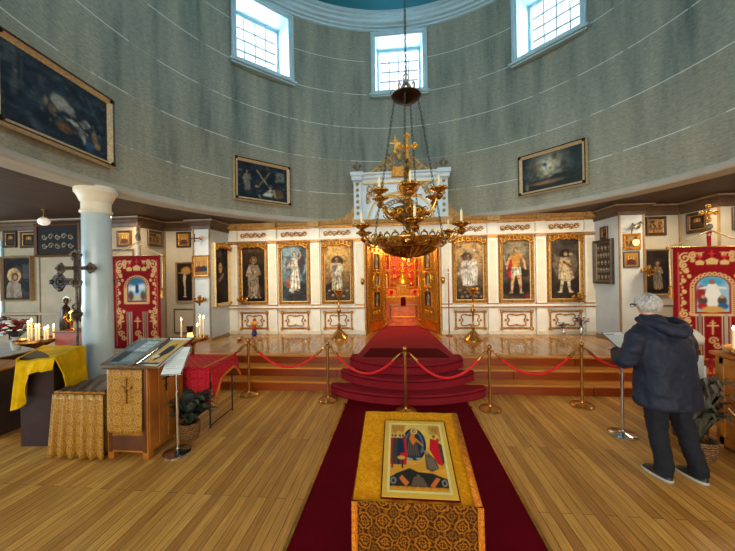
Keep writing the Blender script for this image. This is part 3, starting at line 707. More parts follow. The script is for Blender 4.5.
# crest: openwork scrolls climbing to the middle, small throne block, finials
b = MB()
for sx in (-1, 1):
    for dx, dz, r_ in ((.22, 4.66, .13), (.20, 4.86, .09), (.36, 4.60, .10), (.50, 4.58, .07), (.10, 5.0, .06), (.33, 4.76, .07)):
        b.spiral((.07 + sx * dx, dz), r_, 1.35, PI * .2 if sx > 0 else PI * .8, .022, sx, SY - .04, 16)
        b.ball((.07 + sx * dx, SY - .04, dz + r_), .02, 6)
    pts = [(.07 + sx * .82, SY - .04, 4.51), (.07 + sx * .66, SY - .04, 4.55), (.07 + sx * .48, SY - .04, 4.70), (.07 + sx * .30, SY - .04, 4.90), (.07 + sx * .14, SY - .04, 5.02)]
    b.tube(pts, [.014, .03, .022, .022, .012], 8)
b.ball((.07, SY - .06, 4.86), .09, 12, 1.2)
part(b, 'crest', 'crest_gilt', gb)
part(MB().plate([(-.14, 4.34), (.28, 4.34), (.25, 4.58), (.20, 4.62), (.07, 4.58), (-.06, 4.62), (-.11, 4.58)], SY - .2, SY - .06), 'cartouche', 'gilt', gb, bevel=.015)
for x in (-.985, 1.125):
    part(MB().lathe([(.05, 0), (.05, .02), (.02, .04), (.03, .07), (.08, .13), (.095, .17), (.07, .21), (.03, .23), (.035, .26), (0, .30)], (x, SY - .1, 4.50), 14).spiral((x - .09, 4.66), .05, 1, 0, .012, 1, SY - .1).spiral((x + .09, 4.66), .05, 1, PI, .012, -1, SY - .1), 'finial', 'silver', gb)
x = -.03
part(MB().box(x - .018, x + .018, SY - .06, SY - .03, 4.98, 5.36).box(x - .13, x + .13, SY - .06, SY - .03, 5.19, 5.225).ball((x, SY - .045, 5.38), .026, 8).ball((x - .14, SY - .045, 5.207), .024, 8).ball((x + .14, SY - .045, 5.207), .024, 8).box(x - .06, x + .06, SY - .06, SY - .03, 5.27, 5.29), 'crowning_cross', 'gold', gb)
for sx in (-1, 1):      # sloping scroll brackets beside the upper tier
    b = MB(); X = lambda d: .07 + sx * d
    b.plate([(X(1.16), CZ), (X(1.62), CZ), (X(1.55), CZ + .05), (X(1.40), CZ + .07), (X(1.33), CZ + .17), (X(1.24), CZ + .19), (X(1.20), CZ + .33), (X(1.16), CZ + .34)], SY - .08, SY - .03)
    b.spiral((X(1.27), CZ + .12), .09, 1.2, PI / 2, .018, sx, SY - .09); b.spiral((X(1.46), CZ + .06), .05, 1.2, PI / 2, .014, sx, SY - .09)
    b.ball((X(1.62), SY - .06, CZ + .03), .04, 8)
    part(b, 'scroll_bracket', 'tan_gilt', gb)
# jambs of the royal doorway
part(MB().box(-.86, -.82, SY - .04, SY + .14, H0, 2.82).box(.99, 1.03, SY - .04, SY + .14, H0, 2.82).box(-.86, 1.03, SY - .04, SY + .14, 2.76, 2.82), 'door_jamb', 'gilt', bevel=.008)
for x in (-.90, 1.07): part(MB().lathe([(.03, 0), (.035, .05), (.05, .1), (.03, .16)], (x, SY - .1, 1.72), 10), 'door_bracket', 'old_brass')
# gallery boarding behind the screen above the ceiling line is left open to the drum

# royal doors, both leaves standing open into the altar
def royal_door(hx, sgn, label):
    a = R(64)
    d = thing('royal_door', label, 'door', (hx, SY + .06, H0 + .02), a if sgn > 0 else PI - a, 'open gilded door leaves')
    W_ = .93; Hh = 2.25; f = -1 if sgn > 0 else 1      # visible face looks to the middle of the opening
    yf = (-.03) if sgn > 0 else .03
    MB().box(0, W_, -.025, .025, 0, Hh).build('leaf_panel', 'orange_wood', d, bevel=.005)
    # carved gilt field and border on the face
    Y = yf; s_ = -1 if sgn > 0 else 1
    b = MB().box(.05, W_ - .05, min(Y, Y + s_ * .012), max(Y, Y + s_ * .012), .28, Hh - .05)
    b.build('carved_field', 'silvery_gilt', d)
    y0, y1 = sorted((Y + s_ * .0, Y + s_ * .035)); b = MB()
    for (x0, x1, z0, z1) in ((0, .055, 0, Hh), (W_ - .055, W_, 0, Hh), (0, W_, Hh - .06, Hh), (0, W_, .22, .28)): b.box(x0, x1, y0, y1, z0, z1)
    b.build('border', 'gilt', d, bevel=.008)
    b = MB()
    for k in range(26):
        z = .34 + k * .07; b.ball((.075, Y + s_ * .02, z), .016, 6); b.ball((W_ - .075, Y + s_ * .02, z), .016, 6)
    b.build('beading', 'gold', d)
    for kind, z0, z1 in (('r', 1.62, 2.02), ('o', 1.12, 1.50), ('r', .62, 1.0)):
        A_ = Art(26, 36, (44, 36, 28), None, int(z0 * 100)); A_.saint(A_.asp / 2, .02, .98, (170, 160, 140), (110, 96, 80), halo=(170, 140, 80))
        cxm = W_ / 2; hw_ = .15 if kind == 'r' else .13; yy = Y + s_ * .03
        if kind == 'o': A_.saint(A_.asp / 2, .06, .92, (190, 178, 150), (150, 130, 100))
        fn = lambda u, v, z0=z0, z1=z1, yy=yy, hw_=hw_: (cxm - f * 0 + (u - .5) * 2 * hw_ * (1 if sgn > 0 else -1), yy, z0 + (z1 - z0) * v)
        keep = None if kind == 'r' else (lambda u, v: (u - .5) ** 2 * 4 + (v - .5) ** 2 * 4 < 1)
        A_.obj('icon_panel', fn, d, keep=keep)
        b = MB()
        if kind == 'r':
            for (x0, x1, q0, q1) in ((cxm - hw_ - .03, cxm - hw_, z0 - .03, z1 + .03), (cxm + hw_, cxm + hw_ + .03, z0 - .03, z1 + .03), (cxm - hw_, cxm + hw_, z0 - .03, z0), (cxm - hw_, cxm + hw_, z1, z1 + .03)):
                b.box(x0, x1, min(Y, yy + s_ * .015), max(Y, yy + s_ * .015), q0, q1)
        else:
            pts = [(cxm + (hw_ + .02) * math.cos(q), yy, (z0 + z1) / 2 + ((z1 - z0) / 2 + .02) * math.sin(q)) for q in np.linspace(0, 2 * PI, 33)]
            b.tube(pts, .026, 8, False)
            for q in np.linspace(0, 2 * PI, 9)[:-1]: b.ball((cxm + (hw_ + .075) * math.cos(q), yy, (z0 + z1) / 2 + ((z1 - z0) / 2 + .08) * math.sin(q)), .035, 7)
        b.build('icon_moulding', 'gold', d)
    b = MB()
    for k in (-1, 0, 1):
        b.spiral((cxm + k * .13, .45), .07, 1.2, 0, .018, 1, yy, 14); b.spiral((cxm + k * .2, 2.12), .05, 1.1, 0, .014, 1, yy, 12)
    b.build('scroll_relief', 'gold', d)
    fx = W_ + .0
    MB().tube([(fx - .10, Y + s_ * .03, .20), (fx - .02, Y + s_ * .05, .22), (fx + .02, Y + s_ * .05, .14), (fx - .06, Y + s_ * .06, .08), (fx - .16, Y + s_ * .05, .05), (fx - .26, Y + s_ * .04, .02)], [.014, .028, .03, .026, .022, .012], 8).build('foot_scroll', 'gold', d)
    return d
royal_door(-.84, 1, 'left gilded royal door leaf with three small icons, standing open')
royal_door(1.01, -1, 'right gilded royal door leaf with three small icons, standing open')
# ================================================================ PICTURES
def framed(name, label, cat, loc, rz, w, h, art, fw=.05, depth=.05, mat='gilt', group=None, crest=False, arch=False, liner='pale_gilt', fr_steps=None, glassy=False):
    """picture with mitred frame; origin at the bottom centre of its back, facing local -y"""
    t = thing(name, label, cat, loc, rz, group)
    st_ = fr_steps or [(0, 0), (0, depth * .7), (fw * .15, depth), (fw * .35, depth * .85), (fw * .6, depth * .95), (fw * .85, depth * .6), (fw, depth * .45), (fw, 0)]
    MB().moulding(-w / 2, w / 2, 0, h, st_).build('frame', mat, t, angle=18)
    if liner:
        MB().moulding(-w / 2 + fw, w / 2 - fw, fw, h - fw, [(0, .3 * depth), (0, depth * .5), (.012, depth * .42), (.014, .2 * depth)]).build('liner', liner, t, angle=18)
    x0, z0, W_, H_ = -w / 2 + fw * .9, fw * .9, w - fw * 1.8, h - fw * 1.8
    art.obj('canvas', lambda u, v: (x0 + W_ * u, -depth * .3, z0 + H_ * v), t)
    return t
def crest_for(t, w, h, depth=.08, gap=0):
    b = MB(); n = 7
    for sx in (-1, 1):
        for k in range(4):
            x = sx * (k + .5) * w / 8.6; z = h - .055 + (.012 * math.sin(k * 1.7)) - (.012 * k if k > 2 else 0)
            b.spiral((x, z), .07, 1.25, PI / 2 + sx * .8, .024, sx, -depth - .012, 12)
            b.tube([(x - .05, -depth, z - .045), (x, -depth - .01, z - .065), (x + .05, -depth, z - .04)], [.006, .018, .006], 6)
            b.ball((x + sx * .045, -depth, z - .07), .016, 6)
    b.ball((0, -depth, h - .02), .045, 10); b.tube([(-.1, -depth, h - .035), (0, -depth - .02, h + .012), (.1, -depth, h - .035)], [.01, .024, .01], 6)
    b.build('crest', 'gilt', t)
    b = MB()
    for sx in (-1, 1):
        for z in (.05, h - .12): b.spiral((sx * (w / 2 - .045), z), .035, 1.2, 0, .014, sx, -depth, 10)
    b.build('corner_scroll', 'gilt', t)

BZ0, BZ1 = 1.235, 2.84
def big_art(k):
    A_ = Art(90, 196, (40, 34, 28), None, 10 + k); a = A_.asp; m_ = a / 2
    if k == 0:
        A_.vgrad((26, 22, 18), (58, 44, 28)).blot(6, (96, 72, 40), .5, .6).blot(5, (20, 16, 14), .5, .8)
        A_.rect(.08 * a, .88, .92 * a, .93, (120, 88, 44), .05, .6)
        A_.saint(m_, .08, .72, (122, 104, 84), (150, 136, 112), halo=(128, 100, 52))
        A_.rect(m_ - .02, .12, m_ + .07, .3, (176, 152, 122), .03, .7)
        for q in range(9): A_.ell(m_ - .12 + q * .03, .09 + .02 * math.sin(q * 2), .018, .012, (190, 180, 160), .01, .8)
    if k == 1:
        A_.vgrad((74, 92, 100), (142, 168, 174)).blot(5, (40, 54, 62), .5, .7)
        A_.ell(m_ + .1, .12, .14, .12, (58, 56, 58), .04); A_.ell(m_ + .15, .24, .08, .09, (54, 54, 56), .03); A_.ell(m_ - .04, .06, .12, .06, (60, 54, 54), .04)
        A_.poly([(m_ + .02, .74), (m_ + .15, .84), (m_ + .19, .72), (m_ + .17, .55), (m_ + .12, .45), (m_ + .08, .6)], (70, 64, 70))
        A_.poly([(m_ - .06, .76), (m_ - .16, .80), (m_ - .18, .60), (m_ - .12, .5)], (88, 92, 98), .02, .7)
        A_.poly([(m_ - .045, .76), (m_ + .055, .75), (m_ + .06, .6), (m_ + .09, .4), (m_ + .10, .24), (m_ - .02, .19), (m_ - .10, .18), (m_ - .07, .4), (m_ - .05, .6)], (206, 198, 178))
        for q in (-.05, 0, .05): A_.cap(m_ + q * .6, .58, m_ + q * 1.3 - .01, .24, .006, .009, (150, 134, 112), .01, .8); A_.cap(m_ + .02 + q * .6, .58, m_ + .02 + q * 1.3, .22, .006, .009, (236, 230, 214), .01, .8)
        A_.cap(m_ - .05, .60, m_ + .06, .60, .012, .012, (180, 160, 130)); A_.cap(m_ + .05, .74, m_ + .12, .80, .02, .016, (200, 160, 124)); A_.cap(m_ + .12, .80, m_ + .09, .90, .015, .012, (200, 160, 124))
        A_.cap(m_ - .05, .73, m_ - .12, .60, .02, .014, (196, 156, 120)); A_.ell(m_, .84, .035, .042, (120, 82, 50)); A_.ell(m_, .83, .026, .035, (204, 166, 130))
        A_.poly([(m_ - .16, .36), (m_ - .10, .42), (m_ - .08, .26), (m_ - .14, .24)], (176, 92, 62), .02)
        for q in range(7): A_.ell(m_ - .17 + .01 * (q % 2), .56 + q * .035, .014, .012, (206, 210, 204), .01, .8)
        A_.ell(m_ - .04, .17, .03, .012, (190, 150, 120)); A_.ell(m_ + .06, .20, .02, .012, (190, 150, 120))
    if k == 2:
        A_.vgrad((66, 50, 38), (216, 166, 92)); A_.glow(m_, .80, .46, (226, 180, 104), .8); A_.ell(m_ + .0, .70, .10, .085, (74, 58, 44), .02)
        A_.ell(m_ - .1, .2, .12, .12, (48, 36, 30), .05)
        A_.saint(m_ - .01, .18, .60, (198, 186, 158), (178, 160, 132), halo=(92, 68, 46)); A_.ell(m_ + .035, .62, .026, .03, (206, 166, 124)); A_.cap(m_ + .03, .58, m_ - .03, .46, .03, .024, (222, 212, 190))
        for q in range(12): A_.ell(m_ - .17 + q * .03, .14 + .05 * math.sin(q * 1.9), .024, .018, (176, 156, 128) if q % 2 else (90, 72, 56), .015, .9)
    if k == 3:
        A_.vgrad((60, 44, 34), (210, 168, 110)); A_.glow(m_ - .1, .72, .42, (224, 180, 116), .7); A_.ell(m_ - .04, .72, .085, .075, (96, 76, 58), .02)
        A_.poly([(m_ - .09, .64), (m_ + .10, .68), (m_ + .14, .5), (m_ + .12, .25), (m_ - .11, .24), (m_ - .15, .45)], (206, 200, 184), .015)
        A_.saint(m_ - .02, .22, .55, (216, 210, 196), (196, 186, 166), halo=None)
        A_.cap(m_ + .08, .64, m_ + .10, .78, .022, .015, (200, 164, 128)); A_.cap(m_ - .10, .62, m_ - .18, .44, .026, .018, (206, 190, 166)); A_.ell(m_ + .08, .82, .018, .018, (230, 226, 216))
        for q in range(14): A_.ell(m_ - .18 + q * .028, .12 + .06 * math.sin(q * 2.3), .026, .02, (150, 134, 116) if q % 3 else (60, 46, 38), .015, .9)
    if k == 4:
        A_.vgrad((44, 36, 30), (134, 120, 96)); A_.blot(4, (92, 84, 72), .5, .6); A_.glow(m_, .82, .22, (186, 168, 128), .8); A_.ell(m_, .2, .26, .14, (42, 34, 30), .06)
        A_.poly([(m_ - .05, .72), (m_ - .14, .56), (m_ - .15, .38), (m_ - .08, .34), (m_ - .03, .5)], (176, 44, 46), .015); A_.ell(m_ + .12, .44, .09, .07, (48, 40, 34), .02)
        for q in (-1, 1):
            A_.cap(m_ + q * .035, .44, m_ + q * .06, .28, .034, .026, (200, 152, 106)); A_.cap(m_ + q * .06, .28, m_ + q * .075, .13, .026, .015, (204, 158, 112)); A_.ell(m_ + q * .085, .115, .03, .014, (196, 148, 104))
            A_.cap(m_ + q * .07, .72, m_ + q * .13, .62, .028, .02, (196, 146, 98)); A_.cap(m_ + q * .13, .62, m_ + q * .15, .50, .02, .015, (204, 158, 114))
        A_.poly([(m_ - .075, .75), (m_ + .075, .75), (m_ + .06, .56), (m_ + .07, .5), (m_ - .07, .5), (m_ - .06, .56)], (186, 132, 62), .01)
        A_.poly([(m_ - .07, .53), (m_ + .07, .53), (m_ + .085, .40), (m_ - .085, .40)], (214, 206, 188), .01)
        for q in (-.05, 0, .05): A_.cap(m_ + q, .52, m_ + q * 1.3, .41, .005, .006, (150, 140, 120), .008)
        A_.ell(m_, .82, .038, .045, (120, 80, 46)); A_.ell(m_, .81, .028, .038, (210, 166, 122)); A_.cap(m_ - .15, .52, m_ - .2, .75, .006, .003, (200, 196, 180))
        A_.poly([(m_ + .1, .03), (m_ + .2, .12), (m_ + .2, .03)], (130, 34, 30), .02, .8)
    if k == 5:
        A_.vgrad((34, 28, 24), (84, 74, 62)); A_.blot(5, (60, 52, 44), .5, .7)
        for q in (-1, 1): A_.poly([(m_ + q * .05, .66), (m_ + q * .16, .74), (m_ + q * .2, .56), (m_ + q * .13, .38), (m_ + q * .07, .46)], (108, 96, 78), .02)
        A_.poly([(m_ - .07, .68), (m_ + .08, .68), (m_ + .1, .5), (m_ + .15, .34), (m_ + .04, .28), (m_ - .1, .32), (m_ - .1, .5)], (190, 166, 124), .015)
        A_.blot(9, (92, 66, 40), .52, .4)
        for q in (-1, 1): A_.cap(m_ + q * .04, .34, m_ + q * .07, .14, .03, .018, (206, 188, 150)); A_.ell(m_ + q * .085, .12, .034, .015, (214, 196, 160))
        A_.cap(m_ - .02, .60, m_ + .1, .52, .02, .014, (120, 84, 52)); A_.ell(m_, .74, .075, .065, (40, 30, 26), .015); A_.ell(m_ + .01, .73, .03, .038, (176, 140, 104)); A_.ell(m_ + .09, .72, .035, .03, (150, 140, 120), .02)
        for q in range(6): A_.cap(m_ - .08 + q * .035, .5 - q * .01, m_ - .1 + q * .045, .34, .006, .009, (226, 212, 176), .01, .7)
    A_.blot(18, (34, 26, 20), .58, .32).blot(34, (28, 22, 18), .58, .3); A_.blur(2); A_.grain(.2, 20); return A_
labels = ['tall dark icon of a robed saint at the left end of the icon screen', 'tall icon of a winged figure in white against a blue-grey sky',
          'tall icon of mother and child in a golden glow, left of the royal doors', 'tall icon of a white-robed figure in a golden glow, right of the royal doors',
          'tall icon of a warrior in gold cuirass with a red cloak', 'tall dark icon of a winged figure at the right end of the icon screen']
for k, (x0, x1) in enumerate(BAYS):
    t = framed('icon_painting', labels[k], 'icon', ((x0 + x1) / 2, SY - .005, BZ0), 0, x1 - x0, BZ1 - BZ0, big_art(k), .075, .075, group='tall icons of the icon screen')
    crest_for(t, x1 - x0, BZ1 - BZ0)

# large canvases on the drum wall
def drum_pic(name, label, a0, a1, z0, z1, art):
    a = R((a0 + a1) / 2); hw = R(abs(a1 - a0) / 2); r_ = DR * math.cos(hw) - .01; w = 2 * DR * math.sin(hw)
    t = framed(name, label, 'painting', (cx + math.sin(a) * r_, cy + math.cos(a) * r_, z0), -a, w, z1 - z0, art, .075, .09, 'cream_gilt', 'oil paintings on the drum wall')
    hh = z1 - z0; MB().moulding(-w / 2 + .018, w / 2 - .018, .018, hh - .018, [(0, .088), (0, .096), (.022, .084), (.024, .06)]).build('dark_groove', 'frame_wood', t, angle=18)
    b = MB()
    for sx in (-1, 1):
        for z in (.05, z1 - z0 - .05):
            b.spiral((sx * (w / 2 - .05), z), .03, 1.2, 0, .014, 1, -.09, 10); b.ball((sx * (w / 2 - .05), -.085, z), .03, 8)
    b.build('corner_ornament', 'dark_bronze', t)
A1 = Art(150, 96, (34, 50, 62), None, 31); A1.blot(5, (24, 34, 44), .5, .8).blot(9, (60, 76, 84), .56, .6)
for x, w in ((.16, .04), (.25, .03)): A1.rect(x, .45, x + w, .95, (74, 92, 96), .03, .6)
A1.ell(.18, .50, .05, .12, (88, 94, 92), .05, .8); A1.ell(.20, .66, .02, .03, (130, 120, 100), .02)
A1.poly([(.62, .56), (.66, .68), (.82, .66), (.98, .56), (1.0, .46), (.84, .48), (.7, .46)], (150, 152, 140), .03); A1.ell(.64, .42, .05, .07, (110, 92, 70), .02); A1.ell(.56, .5, .03, .06, (140, 122, 96), .02)
A1.poly([(.8, .40), (.92, .36), (1.02, .28), (1.12, .12), (1.16, .14), (1.12, .3), (1.0, .4)], (168, 170, 158), .02); A1.poly([(1.02, .42), (1.16, .5), (1.26, .44), (1.12, .36)], (190, 190, 178), .02)
A1.cap(.92, .4, 1.18, .3, .02, .012, (196, 190, 172)); A1.ell(.82, .24, .12, .07, (112, 82, 52), .04); A1.ell(1.3, .3, .05, .12, (120, 104, 82), .03); A1.ell(1.22, .14, .08, .05, (44, 84, 122), .02); A1.ell(1.36, .18, .06, .05, (150, 130, 96), .02)
for q in range(16): A1.ell(.5 + q * .06, .36 + .12 * math.sin(q * 2.1), .018, .024, (136, 120, 96), .01, .7)
A1.blot(12, (90, 100, 96), .62, .5).blot(14, (22, 30, 40), .58, .5); A1.blur(2); A1.grain(.22, 18)
A2 = Art(96, 70, (26, 38, 50), None, 33); A2.blot(5, (18, 26, 36), .5, .8).blot(8, (58, 70, 72), .55, .6)
A2.poly([(1.0, .55), (1.28, .6), (1.28, .85), (1.06, .88)], (92, 104, 98), .04); A2.ell(1.05, .22, .2, .14, (92, 72, 54), .05)
A2.saint(.26, .22, .55, (96, 98, 86), (112, 112, 96), halo=None); A2.cap(.52, .80, .92, .28, .022, .022, (140, 130, 104)); A2.cap(.86, .80, .54, .34, .018, .018, (112, 102, 80))
A2.poly([(.66, .14), (.78, .28), (.88, .34), (.96, .24), (.90, .12), (.76, .1)], (176, 176, 160), .02); A2.ell(.9, .42, .05, .06, (104, 88, 68), .02); A2.ell(.5, .36, .035, .035, (170, 136, 96), .02); A2.cap(.56, .12, .62, .02, .02, .012, (150, 140, 118)); A2.cap(.96, .3, 1.02, .1, .03, .015, (150, 150, 136))
A2.blot(12, (120, 118, 100), .66, .5).blot(12, (24, 32, 40), .58, .5); A2.blur(1); A2.grain(.22, 18)
A3 = Art(96, 70, (40, 54, 58), None, 35); A3.blot(4, (52, 66, 70), .5, .7); A3.glow(.62, .60, .62, (214, 206, 172), 1); A3.ell(.56, .68, .05, .045, (40, 84, 130), .02); A3.cap(.58, .66, .60, .52, .03, .016, (56, 92, 130)); A3.ell(.60, .80, .03, .03, (120, 70, 54))
for q in range(9): A3.ell(.28 + .05 * math.sin(q), .35 + q * .06, .04, .04, (98, 82, 64), .03, .7); A3.ell(1.0 + .05 * math.cos(q), .5 + q * .05, .05, .04, (84, 84, 74), .03, .7)
A3.poly([(.02, .02), (1.35, .02), (1.35, .42), (1.1, .36), (.8, .36), (.6, .28), (.35, .30), (.15, .22)], (44, 54, 52), .05); A3.blot(7, (52, 44, 34), .55, .5)
A3.ell(.6, .2, .35, .05, (138, 104, 74), .04); A3.ell(.14, .16, .04, .12, (120, 110, 90), .03); A3.blot(12, (40, 48, 48), .62, .4); A3.glow(.6, .62, .34, (226, 216, 180), .55); A3.ell(.57, .68, .045, .04, (40, 84, 130), .02); A3.blur(1); A3.grain(.18, 18)
drum_pic('oil_painting', 'large dark blue gilt-framed painting with many figures at the far left of the drum wall', -103.5, -83.8, 3.64, 4.68, A1)
drum_pic('oil_painting', 'gilt-framed dark painting with a raised diagonal cross on the drum wall', -54.2, -37.0, 3.64, 4.60, A2)
drum_pic('oil_painting', 'gilt-framed painting of a bright sky with a small blue figure, right on the drum wall', 37.2, 54.5, 3.64, 4.55, A3)

# smaller icons of the gallery walls
def small_art(kind, seed, nx=30, ny=38):
    A_ = Art(nx, ny, (30, 26, 22), None, seed); a = A_.asp; m_ = a / 2
    if kind == 'bust': A_.vgrad((120, 84, 34), (170, 126, 56)); A_.bust(m_, .62, .11, (88, 50, 40))
    if kind == 'dark': A_.blot(4, (70, 54, 36), .5, .7); A_.bust(m_, .62, .10, (60, 48, 40), halo=(150, 112, 54))
    if kind == 'pair':
        A_.vgrad((130, 96, 46), (176, 136, 72)); A_.bust(m_ - .13 * a / .8, .60, .085, (96, 40, 36)); A_.bust(m_ + .16 * a / .8, .60, .08, (46, 52, 70))
    if kind == 'figure': A_.blot(4, (50, 40, 32), .5, .7); A_.saint(m_, .06, .86, (140, 130, 112), (110, 98, 82), halo=(140, 104, 54))
    if kind == 'scene':
        A_.vgrad((96, 76, 48), (150, 120, 76)); A_.blot(5, (60, 40, 26), .5, .8)
        for q in (.2, .5, .8): A_.saint(a * q, .08, .62, (150, 116, 80), (84, 60, 44), halo=(176, 136, 74))
    A_.grain(.1); return A_
def gicon(label, loc, rz, w, h, kind, seed, fw=.045, mat='frame_wood', depth=.04, liner='gilt', name='framed_icon', nx=30, ny=38, group=None):
    return framed(name, label, 'icon', loc, rz, w, h, small_art(kind, seed, nx, ny), fw, depth, mat, group, liner=liner)
YL = R(90); YR = R(-90)
gicon('small framed icon high on the far left wall, next to the bright window', (-8.81, 6.42, 2.72), 0, .34, .38, 'dark', 41)
gicon('small framed icon high on the left wall, left of the wide dark niche', (-8.34, 6.42, 2.70), 0, .40, .37, 'dark', 42)
gicon('narrow framed icon high on the wall, peeping out just right of the column', (-6.52, 6.42, 2.68), 0, .30, .33, 'bust', 43)
gicon('small square framed icon on the wall between column and banner pole', (-5.98, 6.42, 2.67), 0, .34, .35, 'bust', 44)
gicon('small gilt-lined icon high on the wall just right of the left banner pole', (-5.68, 6.90, 2.71), YL, .42, .36, 'scene', 45)
gicon('small gilt-lined icon above the dark crucifix picture', (-5.17, 7.22, 2.70), 0, .36, .38, 'bust', 46)
# dark crucifix picture on the recess wall, left
A_ = Art(44, 100, (26, 22, 20), None, 47); m_ = A_.asp / 2; A_.vgrad((20, 18, 20), (36, 30, 24)); A_.ell(m_ + .04, .80, .14, .10, (164, 120, 52), .05); A_.cap(m_ - .16, .74, m_ + .14, .76, .014, .014, (150, 130, 96)); A_.cap(m_, .70, m_, .14, .035, .02, (168, 148, 116)); A_.ell(m_, .12, .05, .02, (190, 170, 130)); A_.cap(m_, .64, m_ - .01, .52, .045, .03, (180, 160, 126)); A_.grain(.12)
framed('crucifix_painting', 'tall dark picture of a pale crucified figure on the left recess wall', 'icon', (-5.16, 7.22, 1.37), 0, .46, .98, A_, .035, .04, 'tan_trim', liner='dark_trim')
# icon on the pier, left
gicon('silver-covered icon on the white pier, above the hanging oil lamp at left', (-4.62, 7.05, 1.97), 0, .42, .52, 'pair', 48, .035, 'gilt', .05, 'pale_gilt')
# side icon by the screen (left return)
A_ = Art(60, 120, (24, 20, 18), None, 49); m_ = A_.asp / 2; A_.blot(5, (60, 50, 42), .52, .7); A_.bust(m_ - .05, .62, .09, (50, 40, 36), halo=None); A_.ell(m_ - .1, .86, .1, .06, (84, 78, 70), .03); A_.cap(m_ + .05, .5, m_ - .1, .4, .03, .03, (130, 110, 90), .02); A_.grain()
t = framed('arched_icon', 'large dark icon in a scalloped gilt frame on the left return wall beside the screen', 'icon', (-4.40, 7.50, 1.25), YL, .72, 1.55, A_, .07, .07, 'pale_gilt'); crest_for(t, .72, 1.55)
# right hand side
A_ = Art(60, 72, (66, 56, 46), None, 50)
for r_ in range(5):
    for c_ in range(4 + r_ % 2):
        x = A_.asp * (.14 + .72 * c_ / (3 + r_ % 2)); y = .87 - r_ * .185
        A_.ell(x, y - .02, .055, .065, (188, 178, 150), .02); A_.ell(x + .01, y + .03, .02, .022, (60, 44, 32)); A_.cap(x - .03, y - .05, x + .04, y - .04, .012, .012, (90, 76, 58)); A_.cap(x - .02, y + .0, x - .01, y - .08, .008, .008, (70, 58, 46))
A_.grain(.1)
framed('feast_icon', 'tall icon of many small dark figures in rows on the right return wall', 'icon', (4.55, 7.50, 1.67), YR, .62, .98, A_, .06, .08, 'frame_wood', liner='tan_trim')
gicon('tiny dark icon above the icon of many figures', (4.55, 7.49, 2.66), YR, .24, .28, 'dark', 51, .05)
gicon('small icon lit golden by its lamp on the right pier', (4.79, 7.05, 2.38), 0, .33, .34, 'scene', 52, .04, 'gilt')
gicon('small pale icon of a hooded head on the right pier, below the lit icon', (4.78, 7.05, 2.02), 0, .31, .33, 'bust', 53, .025, 'frame_wood', .03, 'tan_trim')
gicon('square gilt-lined icon high on the right recess wall', (5.385, 7.22, 2.68), 0, .40, .40, 'scene', 54, .06)
gicon('gilt-lined icon high on the right side wall beside the banner pole', (5.86, 6.83, 2.68), YR, .44, .40, 'dark', 55, .06)
gicon('framed icon at the right edge, beyond the banner pole', (6.30, 6.42, 2.66), 0, .46, .42, 'bust', 56, .05)
A_ = Art(44, 84, (30, 26, 24), None, 57); m_ = A_.asp / 2; A_.blot(4, (48, 40, 34), .52, .7); A_.saint(m_, .10, .66, (118, 108, 94), (96, 88, 78), halo=(84, 74, 62)); A_.grain()
framed('monk_icon', 'tall dark icon of a standing grey-robed monk on the right recess wall', 'icon', (5.40, 7.22, 1.42), 0, .52, .98, A_, .04, .05, 'tan_trim', liner='frame_wood')
# left wall C: haloed icon in a shrine case, wide dark niche
A_ = Art(60, 80, (22, 18, 16), None, 58); m_ = A_.asp / 2; A_.ell(m_ - .10, .58, .19, .17, (190, 150, 96), .015); A_.ell(m_ - .07, .54, .085, .10, (56, 36, 26)); A_.ell(m_ - .07, .53, .05, .065, (150, 110, 76)); A_.poly([(.06, .04), (.48, .04), (.46, .36), (.36, .44), (.12, .42), (.06, .3)], (136, 120, 100)); A_.blot(9, (80, 66, 52), .55, .5); A_.rect(.5, .5, .72, .84, (60, 56, 54), .03); A_.grain(.15)
framed('shrine_icon', 'large dark icon with a golden halo on the far left wall', 'icon', (-8.62, 6.42, 1.50), 0, .78, 1.02, A_, .04, .08, 'tan_trim', liner='frame_wood')
t = thing('wall_shrine', 'wide dark carved niche high on the wall left of the column', 'niche', (-7.45, 6.40, 2.52))
MB().box(-.50, .50, -.12, 0, 0, .66).build('recess_panel', 'black', t, bevel=.01); MB().moulding(-.56, .56, -.04, .70, [(0, 0), (0, .15), (.03, .17), (.06, .14), (.06, .1)]).build('frame', 'dark_wood', t, angle=20)
b = MB()
for z in (.2, .4):
    for k in range(5): b.spiral((-.32 + k * .16, z), .07, 1.2, 0, .018, 1 if k % 2 else -1, -.13, 12)
b.build('carving', 'silver', t)

# ================================================================ CHANDELIER
ch = thing('chandelier', 'large tiered brass chandelier with candle arms hanging in the middle of the drum', 'chandelier', (.13, 3.95, 1.98))
def cpart(mb, name, mat, parent=ch, **k): return mb.build(name, mat, parent, **k)
Zc = lambda z: z - 1.98
cpart(MB().lathe([(0, 0), (.02, .02), (.035, .05), (.02, .075), (.05, .10), (.14, .135), (.26, .19), (.335, .25)], seg=40), 'bowl_bottom', 'old_brass', angle=60)
b = MB()
for k in range(30):
    a = 2 * PI * k / 30; b.tube([(.07 * math.cos(a), .07 * math.sin(a), .105), (.20 * math.cos(a), .20 * math.sin(a), .150), (.29 * math.cos(a), .29 * math.sin(a), .205), (.345 * math.cos(a), .345 * math.sin(a), .255)], [.006, .016, .018, .008], 5)
cpart(b, 'gadroons', 'old_brass')
cpart(MB().lathe([(.345, .25), (.365, .26), (.37, .275), (.41, .33), (.425, .385), (.435, .39), (.435, .41), (.40, .415), (.39, .38), (.33, .30)], seg=48), 'bowl_band', 'old_brass', angle=30)
b = MB()
